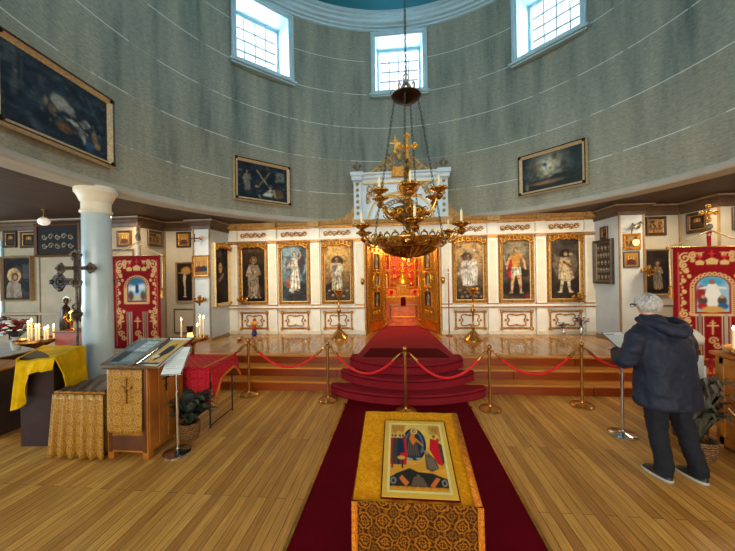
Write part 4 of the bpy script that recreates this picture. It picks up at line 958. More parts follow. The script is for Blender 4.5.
for k in range(12):
    a = 2 * PI * k / 12; ca, sa = math.cos(a), math.sin(a)
    for q in (-1, 1):
        pts = [(ca * .415 - sa * q * d, sa * .415 + ca * q * d, .33 + z) for d, z in ((.005, 0), (.03, .02), (.05, .005), (.045, -.02), (.03, -.01))]
        b.tube(pts, .008, 5)
    b.ball((ca * .415, sa * .415, .33), .02, 8)
cpart(b, 'band_ornament', 'brass')
b = MB()
for k in range(24):
    a = 2 * PI * (k + .5) / 24; ca, sa = math.cos(a), math.sin(a)
    b.tube([(ca * .42 - sa * d, sa * .42 + ca * d, .41 + z) for d, z in ((-.045, 0), (-.03, .03), (0, .045), (.03, .03), (.045, 0))], [.008, .01, .014, .01, .008], 5)
    b.ball((ca * .42, sa * .42, .465), .014, 6)
cpart(b, 'pierced_rim', 'old_brass')
cpart(MB().lathe([(.03, .12), (.03, .45), (.05, .47), (.035, .50), (.03, .56), (.08, .60), (.14, .625), (.20, .66), (.215, .69), (.205, .71), (.22, .73), (.215, .77), (.17, .80), (.15, .80), (.06, .83), (.04, .87), (.05, .89), (.035, .92), (.03, .95), (.07, .97), (.10, 1.0), (.115, 1.045), (.10, 1.09), (.07, 1.12), (.04, 1.14), (.035, 1.20), (.05, 1.22), (.025, 1.25), (.02, 1.34), (.035, 1.36), (.015, 1.39), (.012, 1.42)], seg=32), 'stem', 'old_brass', angle=25)
b = MB()
for k in range(12):
    a = 2 * PI * k / 12; ca, sa = math.cos(a), math.sin(a)
    b.spiral((0, 0), .045, 1.2, 0, .010, 1, 0, 12); n0 = len(b.v) - 12 * 6
    for i in range(n0, len(b.v)):
        x, y, z = b.v[i]; b.v[i] = (ca * (.215 + y) - sa * x, sa * (.215 + y) + ca * x, .72 + z)
for k in range(8):
    a = 2 * PI * k / 8; ca, sa = math.cos(a), math.sin(a)
    b.tube([(ca * r_, sa * r_, z) for r_, z in ((.06, .96), (.115, 1.0), (.13, 1.045), (.115, 1.09), (.06, 1.13))], .010, 5)
cpart(b, 'openwork', 'gold')
# ornate cross on the stem
b = MB().box(-.016, .016, -.014, .014, 1.40, 1.66).box(-.075, .075, -.014, .014, 1.54, 1.57)
for x, z in ((0, 1.68), (-.095, 1.555), (.095, 1.555)):
    for q in range(3): a = PI / 2 + (q - 1) * 1.5 + (0 if x == 0 else (PI / 2 if x < 0 else -PI / 2)); b.ball((x + .022 * math.cos(a), 0, z + .022 * math.sin(a)), .024, 8)
b.ball((0, 0, 1.555), .04, 10)
cpart(b, 'cross', 'gold')
def candle_arm(ang, rad, zc, zr, r0, cand, tier):
    ca, sa = math.cos(ang), math.sin(ang); P_ = lambda r_, z: (ca * r_, sa * r_, z)
    arm = MB(); pts = []
    L = rad - r0
    for i in range(17):
        q = i / 16; pts.append(P_(r0 + L * q, zr - .11 * math.sin(q * PI * 1.0) * (1 if q < .75 else 1) + (zc - zr) * q ** 3))
    arm.tube(pts, [.013 + .004 * math.sin(i * .8) for i in range(17)], 7)
    for rr, z0, s0 in ((r0 + L * .35, zr - .03, .05), (r0 + L * .72, zr - .03, .045)):
        sp = []
        for i in range(14):
            q = i / 13; a2 = -PI / 2 + q * 2 * PI * 1.2; w_ = s0 * (1 - .8 * q); sp.append(P_(rr + w_ * math.cos(a2), z0 + w_ * math.sin(a2)))
        arm.tube(sp, [.009 * (1 - .4 * i / 13) for i in range(14)], 6)
    ao = cpart(arm, 'candle_arm', 'old_brass')
    px, py = ca * rad, sa * rad
    cup = MB().lathe([(.012, -.10), (.03, -.085), (.045, -.065), (.05, -.05), (.035, -.03), (.018, -.02), (.05, -.005), (.075, .012), (.095, .022), (.10, .035), (.085, .032), (.05, .02), (.022, .02), (.028, .05), (.02, .055)], (px, py, zc), 18)
    for k in range(8): a2 = 2 * PI * k / 8; cup.ball((px + .092 * math.cos(a2), py + .092 * math.sin(a2), zc + .03), .016, 6)
    cpart(cup, 'drip_cup', 'old_brass', ao, angle=35)
    if cand: cpart(MB().lathe([(.014, .03), (.014, .17), (.006, .178), (.002, .20)], (px, py, zc), 8), 'candle', 'wax', ao)
for k in range(6): candle_arm(R(-90 + 4 + 60 * k), .65, Zc(2.49), Zc(2.42), .40, k in (0, 2, 4, 1, 5), 0)
for k in range(6): candle_arm(R(-90 + 2 + 60 * k), .40, Zc(2.92), Zc(2.76), .12, k in (0, 1, 5, 3), 1)
# chains: links alternate; four to the bowl, one up to the dome
def chain(p0, p1, name, step=.05, r_=.0042, parent=ch):
    P0, P1 = Vector(p0), Vector(p1); L = (P1 - P0).length; n = int(L / step); d = (P1 - P0).normalized(); s_ = d.orthogonal().normalized(); u_ = d.cross(s_)
    b = MB()
    for i in range(n):
        c0 = P0 + d * (L * (i + .5) / n); w_ = s_ if i % 2 else u_
        pts = [c0 + w_ * (.012 * math.cos(a)) + d * (step * .62 * math.sin(a)) for a in np.linspace(0, 2 * PI, 9)]
        b.tube([tuple(p) for p in pts], r_, 4, False)
    return b.build(name, 'iron', parent)
for a in (0, 68, 180, 262):
    ca, sa = math.cos(R(a)), math.sin(R(a)); chain((ca * .14, sa * .14, Zc(4.15)), (ca * .42, sa * .42, Zc(2.40)), 'chain')
chain((0, 0, Zc(4.38)), (0, 0, Zc(10.9)), 'chain', .07, .007)
cpart(MB().lathe([(0, Zc(4.06)), (.03, Zc(4.07)), (.10, Zc(4.085)), (.16, Zc(4.12)), (.185, Zc(4.155)), (.17, Zc(4.17)), (.10, Zc(4.15)), (0, Zc(4.14))], seg=28), 'ceiling_disc', 'dark_bronze')
b = MB()
for k in range(6):
    a = 2 * PI * k / 6; ca, sa = math.cos(a), math.sin(a)
    b.tube([(ca * r_, sa * r_, Zc(z)) for r_, z in ((.17, 4.15), (.19, 4.21), (.16, 4.25), (.13, 4.22))], [.012, .012, .010, .006], 6)
    b.tube([(ca * r_, sa * r_, Zc(z)) for r_, z in ((.12, 4.16), (.07, 4.24), (.02, 4.33))], .010, 6)
b.ball((0, 0, Zc(4.33)), .04, 10); b.tube([(.035 * math.cos(a), 0, Zc(4.39) + .04 * math.sin(a)) for a in np.linspace(0, 2 * PI, 13)], .009, 6, False)
cpart(b, 'crown', 'silver')

for o in ch.children:        # shallow bowl: the lower part is flattened
    if o.name.split('.')[0] in ('bowl_bottom', 'gadroons', 'bowl_band', 'band_ornament'):
        for v in o.data.vertices:
            if v.co.z < .41: v.co.z = .41 - (.41 - v.co.z) * .74
# ================================================================ FLOOR COVERINGS AND STEPS
AX = .09
tag(MB().box(-.82, 1.00, -1.2, 5.2, .001, .012).build('carpet_runner', 'runner_red', smooth=False), 'long dark red carpet runner leading to the rounded steps', 'carpet')
b = MB()
for x in (-.852, 1.002): b.box(x, x + .03, -1.2, 4.75, .001, .018)
tag(b.build('carpet_edging', 'brass', smooth=False), 'narrow brass edging strips along both sides of the dark red runner', 'edging')
def arc_poly(x0, x1, yb, ys, ya, n=28):
    """half-moon step: straight back at yb, ends at ys, nosing bulging to ya"""
    xm = (x0 + x1) / 2; hw = (x1 - x0) / 2
    pts = [(x0, yb), (x1, yb)]
    for i in range(n + 1):
        x = x1 - (x1 - x0) * i / n; k = (x - xm) / hw; pts.append((x, ya + (ys - ya) * (k * k * .85 + .15 * k ** 8)))
    return pts
cs = thing('carpeted_steps', 'three rounded red-carpeted steps in the middle of the stage front', 'steps', (AX, 5.0, 0))
for x0, x1, ys, ya, z in ((-1.15, 1.34, 5.15, 4.72, .16), (-1.03, 1.23, 5.46, 4.93, .32), (-.90, 1.09, 5.64, 5.16, .488)):
    yb = 5.9
    s_ = MB().slab(arc_poly(x0, x1, yb, ys, ya), z - .165 if z > .2 else .0, z - .03).build('step', 'step_red', cs, world=True, angle=50) if False else part(MB().slab(arc_poly(x0, x1, yb, ys, ya), max(0.001, z - .17), z), 'step', 'step_red', cs, bevel=.018, angle=50)
    line = [(x, y - .006, z - .035) for x, y in arc_poly(x0, x1, yb, ys, ya)[2:]]
    part(MB().tube(line, .007, 6), 'nosing', 'mat_red', s_)
tag(MB().slab([(-.80, 5.5), (.99, 5.5), (.66, 9.4), (-.46, 9.4)], H0 + .002, H0 + .014).build('stage_carpet', 'stage_red', smooth=False), 'red carpet running up the stage through the open royal doors', 'carpet')
tag(MB().slab([(-.66, 5.62), (.86, 5.62), (.74, 6.28), (-.58, 6.28)], H0 + .015, H0 + .024).build('floor_mat', 'mat_red', smooth=False), 'dark red mat lying on the stage carpet at the top of the steps', 'mat')

# ================================================================ STANCHIONS AND ROPES
def make_post(label, x, y):
    t = thing('stanchion', label, 'stanchion', (x, y, 0), 0, 'brass rope stanchions along the stage')
    MB().lathe([(.155, 0), (.155, .018), (.14, .032), (.07, .045), (.03, .055), (.026, .07)], seg=32).build('base', 'brass', t, angle=30)
    MB().lathe([(.021, .05), (.021, .80), (.032, .805), (.032, .855), (.021, .86), (.024, .875)], seg=16).build('pole', 'brass', t, angle=30)
    MB().ball((0, 0, .90), .034, 16).build('ball', 'brass', t)
    b = MB()
    for sx in (-1, 1): b.tube([(sx * .03, 0, .83), (sx * .06, 0, .84), (sx * .075, 0, .81)], .008, 6)
    b.build('hook', 'brass', t)
    return t
posts = [(-2.50, 5.04), (-1.13, 4.88), (.07, 4.53), (1.27, 4.68), (2.62, 4.88)]
pl_ = ['leftmost brass stanchion, beside the red-draped table', 'brass stanchion left of the rounded steps', 'brass stanchion in the middle of the carpet behind the icon lectern', 'brass stanchion at the right end of the rounded steps', 'rightmost brass stanchion, nearest the person']
for (x, y), l in zip(posts, pl_): make_post(l, x, y)
rl = ['red rope hanging between the leftmost and second stanchion', 'red rope hanging across the left half of the rounded steps', 'red rope hanging across the right half of the rounded steps', 'red rope between the two right stanchions', 'red rope running right from the last stanchion behind the person', 'red rope running left from the first stanchion behind the red table']
segs = [(posts[0], posts[1], .33), (posts[1], posts[2], .34), (posts[2], posts[3], .36), (posts[3], posts[4], .34), (posts[4], (3.95, 5.14), .30), (posts[0], (-3.85, 5.14), .30)]
for (p, q, sag), l in zip(segs, rl):
    p, q = Vector((*p, .82)), Vector((*q, .82)); d = (q - p).normalized(); p = p + d * .08; q = q - d * .08
    t = thing('rope', l, 'rope', tuple((p + q) / 2 - Vector((0, 0, sag))), 0, 'red velvet ropes of the barrier')
    pts = []
    for i in range(25):
        k = i / 24; v = p.lerp(q, k); pts.append((v.x, v.y, v.z - sag * (1 - (2 * k - 1) ** 2) * .98))
    part(MB().tube(pts[2:-2], .018, 10), 'velvet_cord', 'velvet_rope', t)
    part(MB().tube(pts[:3], [.010, .024, .026], 10), 'end_cap', 'brass', t); part(MB().tube(pts[-3:], [.026, .024, .010], 10), 'end_cap', 'brass', t)

# ================================================================ CENTRAL ICON LECTERN
lec = thing('icon_lectern', 'icon stand draped in gold brocade on the red runner in the foreground', 'lectern', (.055, 1.70, 0))
x0, x1, yf, yb, zf, zb = -.207, .325, 1.40, 1.97, .95, 1.09
part(MB().box(x0 + .03, x1 - .03, yf + .04, yb - .04, .013, .9), 'cabinet', 'cabinet_wood', lec)
top_z = lambda y: zf + (zb - zf) * (y - yf) / (yb - yf)
part(MB().add([(x, y, z) for x in (x0, x1) for y, z in ((yf, zf - .02), (yb, zb - .02), (yb, zb), (yf, zf))], [(0, 1, 2, 3), (4, 5, 6, 7), (0, 1, 5, 4), (1, 2, 6, 5), (2, 3, 7, 6), (3, 0, 4, 7)]), 'sloping_top', 'cabinet_wood', lec)
e = .012
def cloth_top(u, v):
    y = yf - e + (yb - yf + 2 * e) * v; x = x0 - e + (x1 - x0 + 2 * e) * u
    return (x, y, top_z(min(max(y, yf), yb)) + .006 + .0015 * math.sin(u * 30 + v * 17))
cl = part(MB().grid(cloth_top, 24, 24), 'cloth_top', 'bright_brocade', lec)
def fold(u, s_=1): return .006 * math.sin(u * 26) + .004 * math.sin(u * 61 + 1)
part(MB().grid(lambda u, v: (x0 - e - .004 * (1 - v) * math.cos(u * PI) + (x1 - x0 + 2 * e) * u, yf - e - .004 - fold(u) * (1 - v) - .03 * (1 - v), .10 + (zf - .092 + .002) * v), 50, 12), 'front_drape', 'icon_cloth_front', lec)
for sx, X in ((-1, x0 - e), (1, x1 + e)):
    part(MB().grid(lambda u, v, sx=sx, X=X: (X + sx * (.004 + .012 * (1 - v) + fold(u) * (1 - v)), yf - e + (yb - yf + 2 * e) * u, (.12 + (top_z(yf + (yb - yf) * u) + .006 - .12) * v)), 24, 10), 'side_drape', 'bright_brocade', lec)
b = MB()
for X in (x1 + e - .03,):
    b.add([(X, yf - e - .005, zf + .012), (X + .03, yf - e - .005, zf + .012), (X + .03, yb, zb + .012), (X, yb, zb + .012)], [(0, 1, 2, 3)])
part(b, 'top_border', 'gold_trim_weave', lec, solid=.003)
b = MB()
for X, q in ((x0 - e - .004, -1), (x1 + e - .022, 1)):
    b.grid(lambda u, v, X=X, q=q: (X + .026 * u + q * .004 * (1 - v), yf - e - .012 - .032 * (1 - v), .10 + (zf - .09) * v), 2, 10)
part(b, 'front_border', 'gold_trim_weave', lec, solid=.003)
# embroidered cross on the front drape
b = MB(); X = .075; Y = yf - .047
part(b.box(X - .011, X + .011, Y - .008, Y + .02, .50, .73).box(X - .06, X + .06, Y - .008, Y + .02, .655, .675).box(X - .03, X + .03, Y - .008, Y + .02, .70, .712).box(X - .035, X + .035, Y - .008, Y + .02, .575, .59), 'embroidered_cross', 'gold_trim_weave', lec, bevel=.003)
# the icon lying on it
A_ = Art(120, 150, (206, 164, 84), None, 71); a = A_.asp; m_ = a / 2
A_.vgrad((222, 148, 30), (226, 190, 90)); A_.grain(.08, 10)
A_.poly([(0, .28), (.1, .36), (.3, .33), (.5, .38), (.7, .33), (a, .42), (a, .3), (.0, .2)], (216, 150, 44), .01); A_.poly([(0, 1), (0, .78), (.06, .8), (.12, .9), (.2, .86), (.26, 1)], (204, 144, 52), .01); A_.poly([(a, 1), (a, .72), (a - .05, .84), (a - .13, .88), (a - .18, .98), (a - .2, 1)], (200, 140, 48), .01)
for q in range(7): A_.cap(.02 + q * .03, .98, .05 + q * .025, .86 - .01 * q, .004, .003, (120, 76, 26)); A_.cap(a - .03 - q * .025, .96, a - .05 - q * .02, .84, .004, .003, (120, 76, 26))
A_.ell(m_ - .03, .67, .185, .265, (26, 38, 62)); A_.ell(m_ - .03, .67, .15, .225, (84, 110, 130)); A_.ell(m_ - .03, .67, .12, .19, (30, 44, 70))
A_.poly([(m_ - .10, .86), (m_ + .02, .84), (m_ + .03, .66), (m_ + .07, .50), (m_ - .0, .43), (m_ - .16, .45), (m_ - .17, .58)], (62, 54, 52), .006)
for q in range(6): A_.cap(m_ - .1 + q * .02, .76 - q * .02, m_ - .14 + q * .034, .48, .003, .004, (136, 116, 96))
A_.poly([(m_ - .08, .85), (m_ - .02, .84), (m_ + .0, .70), (m_ - .05, .64), (m_ - .10, .74)], (214, 120, 34), .006); A_.cap(m_ - .0, .74, m_ + .10, .64, .022, .012, (206, 118, 36))
A_.ell(m_ - .02, .885, .058, .058, (232, 196, 96)); A_.ring(m_ - .02, .885, .058, .003, (150, 80, 20)); A_.ell(m_ - .02, .885, .030, .038, (96, 54, 28)); A_.ell(m_ - .015, .88, .020, .028, (204, 150, 96))
A_.ell(m_ - .12, .42, .06, .02, (150, 160, 150), .008); A_.ell(m_ + .03, .43, .05, .018, (150, 160, 150), .008); A_.ell(m_ - .08, .41, .022, .01, (190, 130, 84))
for x, c in ((.03, (190, 30, 30)), (.075, (70, 60, 50)), (.15, (34, 46, 66)), (.20, (196, 30, 38))):
    A_.ell(x, .81, .038, .036, (214, 170, 78)); A_.ell(x, .80, .020, .026, (128, 76, 40)); A_.poly([(x - .04, .76), (x + .04, .76), (x + .055, .5), (x + .04, .34), (x - .045, .34), (x - .05, .5)], c)
A_.poly([(.11, .75), (.20, .75), (.22, .52), (.10, .5)], (30, 44, 70)); A_.ell(.165, .44, .06, .03, (216, 160, 40)); A_.cap(.03, .3, .03, .4, .014, .012, (150, 30, 30)); A_.cap(.18, .3, .18, .4, .012, .012, (40, 40, 44))
for x, y, c in ((a - .11, .80, (200, 26, 32)), (a - .05, .74, (86, 62, 46))):
    A_.ell(x, y, .04, .04, (214, 170, 78)); A_.ell(x, y, .022, .028, (130, 80, 44))
A_.poly([(a - .17, .76), (a - .06, .74), (a - .02, .5), (a - .03, .34), (a - .10, .36), (a - .2, .58)], (206, 24, 34)); A_.poly([(a - .06, .70), (a, .66), (a, .4), (a - .03, .36)], (80, 60, 48))
A_.ell(a - .24, .53, .036, .034, (196, 150, 80)); A_.poly([(a - .28, .50), (a - .22, .52), (a - .12, .42), (a - .10, .30), (a - .2, .25), (a - .28, .29)], (100, 82, 64)); A_.cap(a - .25, .5, a - .31, .58, .014, .01, (150, 110, 70))
for q in range(5): A_.cap(a - .25 + q * .02, .45, a - .23 + q * .025, .30, .003, .004, (150, 130, 104))
A_.poly([(0, .05), (a, .05), (a, .16), (a - .12, .2), (a - .2, .23), (m_, .24), (m_ - .12, .29), (.1, .22), (0, .16)], (44, 40, 38), .01)
A_.poly([(.13, .15), (.17, .20), (.27, .10), (.22, .05)], (214, 110, 40)); A_.poly([(a - .15, .18), (a - .10, .16), (a - .2, .04), (a - .25, .07)], (214, 110, 40)); A_.poly([(m_ - .11, .06), (m_ - .06, .18), (m_ + .06, .17), (m_ + .12, .06)], (104, 84, 64)); A_.ell(m_, .19, .025, .02, (120, 90, 60))
A_.ell(.05, .12, .045, .045, (130, 124, 118)); A_.ell(a - .05, .11, .04, .045, (136, 130, 122)); A_.ell(.05, .12, .02, .022, (50, 44, 40)); A_.ell(a - .05, .11, .02, .022, (50, 44, 40))
for q in range(16): A_.cap(q * .055, .035 + .012 * (q % 2), q * .055 + .03, .04, .012, .004, (206, 120, 36))
icn = thing('table_icon', 'rectangular resurrection icon with cream border lying on the gold-draped lectern', 'icon', (.077, 1.405, top_z(1.405) + .012))
sl = math.atan2(zb - zf, yb - yf); icn.location = (.077, 1.397, top_z(1.397) + .004); icn.rotation_euler = (sl, 0, 0); Wd, Ln = .350, .505
bb = thing  # icon sits on the slope: local y runs up the slope
b = MB().box(-Wd / 2, Wd / 2, .005, .005 + Ln, -.004, .010); b.build('panel', 'mat_red', icn, bevel=.002)
b = MB(); x_, y_ = Wd / 2 - .006, 0
pc = []
for ins, z in ((.006, .0101), (.006, .013), (.034, .013), (.036, .012)): pc += [(-Wd / 2 + ins, .005 + ins, z), (Wd / 2 - ins, .005 + ins, z), (Wd / 2 - ins, .005 + Ln - ins, z), (-Wd / 2 + ins, .005 + Ln - ins, z)]
b.add(pc, [(i * 4 + k, i * 4 + (k + 1) % 4, (i + 1) * 4 + (k + 1) % 4, (i + 1) * 4 + k) for i in range(3) for k in range(4)])
plain('icon_border', rgb(226, 178, 52), .5, 0, .06, 20); plain('icon_line', rgb(232, 210, 130), .5, 0, .05, 20)
b.build('border', 'icon_border', icn, smooth=False)
b = MB(); pc = []
for ins in (.028, .040): pc += [(-Wd / 2 + ins, .005 + ins, .0135), (Wd / 2 - ins, .005 + ins, .0135), (Wd / 2 - ins, .005 + Ln - ins, .0135), (-Wd / 2 + ins, .005 + Ln - ins, .0135)]
b.add(pc, [(k, (k + 1) % 4, 4 + (k + 1) % 4, 4 + k) for k in range(4)]); b.build('inner_border', 'icon_line', icn, smooth=False)
A_.obj('painted_field', lambda u, v: (-Wd / 2 + .04 + (Wd - .08) * u, .005 + .04 + (Ln - .08) * v, .0128), icn)

# ================================================================ ALTAR
plain('orange_cloth', rgb(236, 112, 20), .6, 0, .3, 14)
al = thing('altar', 'orange-lit altar table with gilded front seen through the royal doors', 'altar', (.12, 9.5, H0))
part(MB().box(-.52, .76, 9.35, 10.2, H0, 1.27), 'table_body', 'orange_wood', al, bevel=.01)
part(MB().box(-.70, .94, 9.1, 10.3, H0, H0 + .09), 'plinth', 'orange_wood', al, bevel=.01)
part(MB().box(-.54, .78, 9.32, 10.22, 1.27, 1.34), 'table_top', 'gilt', al, bevel=.01)
part(MB().moulding(-.28, .52, .68, 1.08, [(0, 0), (0, .03), (.03, .04), (.05, .02), (.05, 0)], 9.35), 'front_panel', 'gilt', al, angle=20)
part(MB().box(-.54, .78, 9.30, 9.32, 1.14, 1.27), 'frontal_band', 'gold_trim_weave', al); part(MB().box(.05, .19, 9.28, 9.30, 1.04, 1.30), 'frontal_drop', 'mat_red', al)
part(MB().box(-.50, .74, 9.62, 10.1, 1.34, 1.50), 'gradine', 'orange_cloth', al, bevel=.01)
b = MB()
for sx in (-.44, .68): b.lathe([(.04, .55), (.05, .6), (.03, .65), (.045, .9), (.03, 1.15), (.05, 1.2)], (sx, 9.34, 0), 10)
part(b, 'colonnette', 'gilt', al)
tb = thing('tabernacle', 'small domed gilt tabernacle standing on the altar', 'tabernacle', (.12, 9.75, 1.34))
MB().box(-.2, .2, -.15, .15, 0, .35).build('body', 'silvery_gilt', tb, bevel=.01); MB().lathe([(.24, .35), (.22, .40), (.14, .50), (.06, .58), (.05, .64), (.08, .70), (.03, .78), (0, .8)], seg=20).build('dome', 'gold', tb)
MB().box(-.012, .012, -.01, .01, .78, .98).box(-.06, .06, -.01, .01, .89, .91).build('cross', 'gold', tb)
MB().moulding(-.1, .1, .05, .3, [(0, 0), (0, .02), (.02, .03), (.03, 0)], -.15).build('door', 'gold', tb)
for i, (x, l) in enumerate(((-.36, 'left candlestick on the altar'), (.60, 'right candlestick on the altar'))):
    t = thing('altar_candlestick', l + ' with a tall candle', 'candlestick', (x, 9.6, 1.34), 0, 'altar candlesticks')
    MB().lathe([(.06, 0), (.06, .015), (.02, .04), (.03, .1), (.015, .15), (.03, .2), (.045, .22)], seg=14).build('stand', 'gold', t); MB().lathe([(.015, .22), (.015, .52), (.004, .53)], seg=8).build('candle', 'wax', t)
plain('altar_red', rgb(176, 34, 26), .6, 0, .2, 12)
for k, (x, y, l) in enumerate(((-.22, 9.45, 'left red altar lamp'), (.47, 9.45, 'right red altar lamp'))):
    t = thing('votive_lamp', l + ' in front of the tabernacle', 'lamp', (x, y, 1.34), 0, 'red lamps on the altar')
    MB().lathe([(.03, 0), (.015, .03), (.02, .06), (.045, .09), (.05, .14), (.04, .15)], seg=12).build('glass_cup', 'altar_red', t); MB().lathe([(.04, -.004), (.04, .004)], seg=12).build('foot', 'gold', t)
t = thing('altar_screen', 'tall gilded openwork screen with red cloth behind the altar', 'screen', (.12, 10.6, H0))
part(MB().box(-.75, .99, 10.58, 10.64, H0, 2.7), 'cloth', 'altar_red', t)
b = MB()
for x in (-.7, -.3, .54, .94): b.lathe([(.04, H0), (.03, .9), (.045, 1.6), (.03, 2.3), (.05, 2.7)], (x, 10.52, 0), 10)
b.box(-.75, .99, 10.5, 10.56, 2.6, 2.7).box(-.75, .99, 10.5, 10.56, 1.5, 1.56)
part(b, 'gilt_posts', 'gilt', t)
b = MB()
for k in range(10):
    for j in range(5): b.spiral((-.62 + k * .165, 1.7 + j * .2), .075, 1.3, k + j, .018, 1 if (k + j) % 2 else -1, 10.53, 12)
part(b, 'openwork', 'gold', t)
# ================================================================ LEFT SIDE
def candle(x, y, z, h, label, group, r_=.011, lit=True):
    t = thing('candle', label, 'candle', (x, y, z), 0, group)
    MB().lathe([(r_, 0), (r_ * .95, h), (r_ * .4, h + .004)], seg=8).build('wax', 'wax', t)
    if lit: MB().lathe([(1e-7, 0), (r_ * .8, .012), (r_ * .65, .024), (1e-7, .048)], (0, 0, h + .004), 8).build('flame', 'flame', t)
    return t
# oak display cabinet with cloth
cb = thing('display_cabinet', 'oak cabinet with gold cloth on the front and black cross on the side', 'cabinet', (-2.93, 3.45, 0), 0)
X0, X1, Y0, Y1, Ht = -3.19, -2.71, 3.16, 3.72, .985
part(MB().box(X0, X1, Y0, Y1, .075, Ht).box(X0, X0 + .07, Y0, Y0 + .07, 0, .08).box(X1 - .07, X1, Y0, Y0 + .07, 0, .08).box(X1 - .07, X1, Y1 - .07, Y1, 0, .08).box(X0, X0 + .07, Y1 - .07, Y1, 0, .08), 'body', 'cabinet_wood', cb, bevel=.006)
b = MB()
for k in range(4): b.box(X1, X1 + .008, Y0 + .015 + k * .136, Y0 + .135 + k * .136, .12, Ht - .03)
part(b, 'side_boards', 'cabinet_wood', cb, bevel=.004)
b = MB().box(X0 + .02, X0 + .06, Y0 - .01, Y0, .08, Ht).box(X1 - .06, X1 - .02, Y0 - .01, Y0, .08, Ht).box(X0 + .06, X1 - .06, Y0 - .008, Y0, .10, .26)
part(b, 'front_rails', 'dark_wood', cb, bevel=.004)
yc = (Y0 + Y1) / 2 - .02
part(MB().box(X1 + .008, X1 + .016, yc - .008, yc + .008, .66, .90).box(X1 + .008, X1 + .016, yc - .055, yc + .055, .80, .815).box(X1 + .008, X1 + .016, yc - .03, yc + .03, .72, .73), 'side_cross', 'black', cb)
fc = part(MB().grid(lambda u, v: (X0 + .03 + (X1 - X0 - .07) * u, Y0 - .022 - .012 * math.sin(u * 9) * (1 - v) - .01 * (1 - v), .27 + .05 * abs(2 * u - 1) * (1 - v) + .71 * v), 24, 12), 'cloth_front', 'gold_brocade', cb, solid=.004)
part(MB().box(-2.94, -2.92, Y0 - .045, Y0 - .03, .62, .90).box(-3.0, -2.86, Y0 - .045, Y0 - .03, .78, .80), 'embroidered_cross', 'dark_brocade', fc)
part(MB().box(X0 - .03, X1 + .03, Y0 - .03, Y1 + .02, Ht, Ht + .022), 'top_board', 'dark_wood', cb, bevel=.005)
# two glazed display trays lying on sloping rests on the cabinet
def tray(label, quad, art, mat='silver', th=.03):
    """quad: front left, front right, back right, back left in world coordinates"""
    P_ = [Vector(p) for p in quad]; o0 = sum(P_, Vector()) / 4; n_ = (P_[1] - P_[0]).cross(P_[3] - P_[0]).normalized()
    t = thing('display_case', label, 'display case', tuple(o0 - n_ * th), 0)
    Q = lambda u, v, h=0: tuple(P_[0] * (1 - u) * (1 - v) + P_[1] * u * (1 - v) + P_[2] * u * v + P_[3] * (1 - u) * v + n_ * h)
    b = MB(); C4 = ((0, 0), (1, 0), (1, 1), (0, 1)); vs = []
    for ins, h in ((0, -th), (0, 0), (.07, 0), (.08, -.008)): vs += [Q(ins + (1 - 2 * ins) * u, ins * .8 + (1 - 1.6 * ins) * v, h) for u, v in C4]
    b.add(vs, [(i * 4 + k, i * 4 + (k + 1) % 4, (i + 1) * 4 + (k + 1) % 4, (i + 1) * 4 + k) for i in range(3) for k in range(4)] + [(0, 1, 2, 3)])
    part(b, 'frame', mat, t, smooth=False)
    art.obj('printed_sheet', lambda u, v: Q(.07 + .86 * u, .06 + .88 * v, -.007), t, world=True)
    return t
A_ = Art(60, 60, (110, 128, 134), None, 81); A_.blot(5, (120, 138, 142), .5, .7)
for r_ in range(3):
    for c_ in range(4): A_.rect(.42 + c_ * .12, .5 + r_ * .15, .52 + c_ * .12, .63 + r_ * .15, (198, 210, 212), .01, .85)
A_.rect(.06, .08, .4, .5, (60, 68, 72), .02); A_.rect(.45, .1, .9, .4, (150, 160, 158), .02, .6); A_.grain(.15)
tray('left glazed display case with small pictures on the oak cabinet', [(-3.23, 3.12, 1.03), (-2.86, 3.12, 1.03), (-2.80, 3.60, 1.23), (-3.17, 3.60, 1.23)], A_)
A_ = Art(60, 80, (206, 168, 96), None, 82); A_.rect(.0, 0, .1, 1, (60, 84, 110), .01); A_.rect(0, 0, A_.asp, .08, (60, 84, 110), .01)
A_.ell(.40, .45, .10, .30, (54, 60, 70), .02); A_.ell(.48, .55, .12, .22, (48, 54, 64), .02); A_.ell(.5, .76, .07, .07, (196, 156, 90)); A_.ell(.5, .76, .035, .045, (130, 84, 50)); A_.ell(.3, .3, .12, .06, (210, 206, 196), .02); A_.grain(.1)
tray('right display case with an icon print of a dark-cloaked figure on the oak cabinet', [(-2.84, 3.11, 1.03), (-2.55, 3.11, 1.03), (-2.47, 3.60, 1.24), (-2.77, 3.60, 1.24)], A_, 'chrome')
part(MB().slab([(X0 + .02, Y1 - .12), (X1 - .02, Y1 - .12), (X1 - .02, Y1 - .05), (X0 + .02, Y1 - .05)], Ht + .02, Ht + .17), 'support_ledge', 'dark_wood', cb)

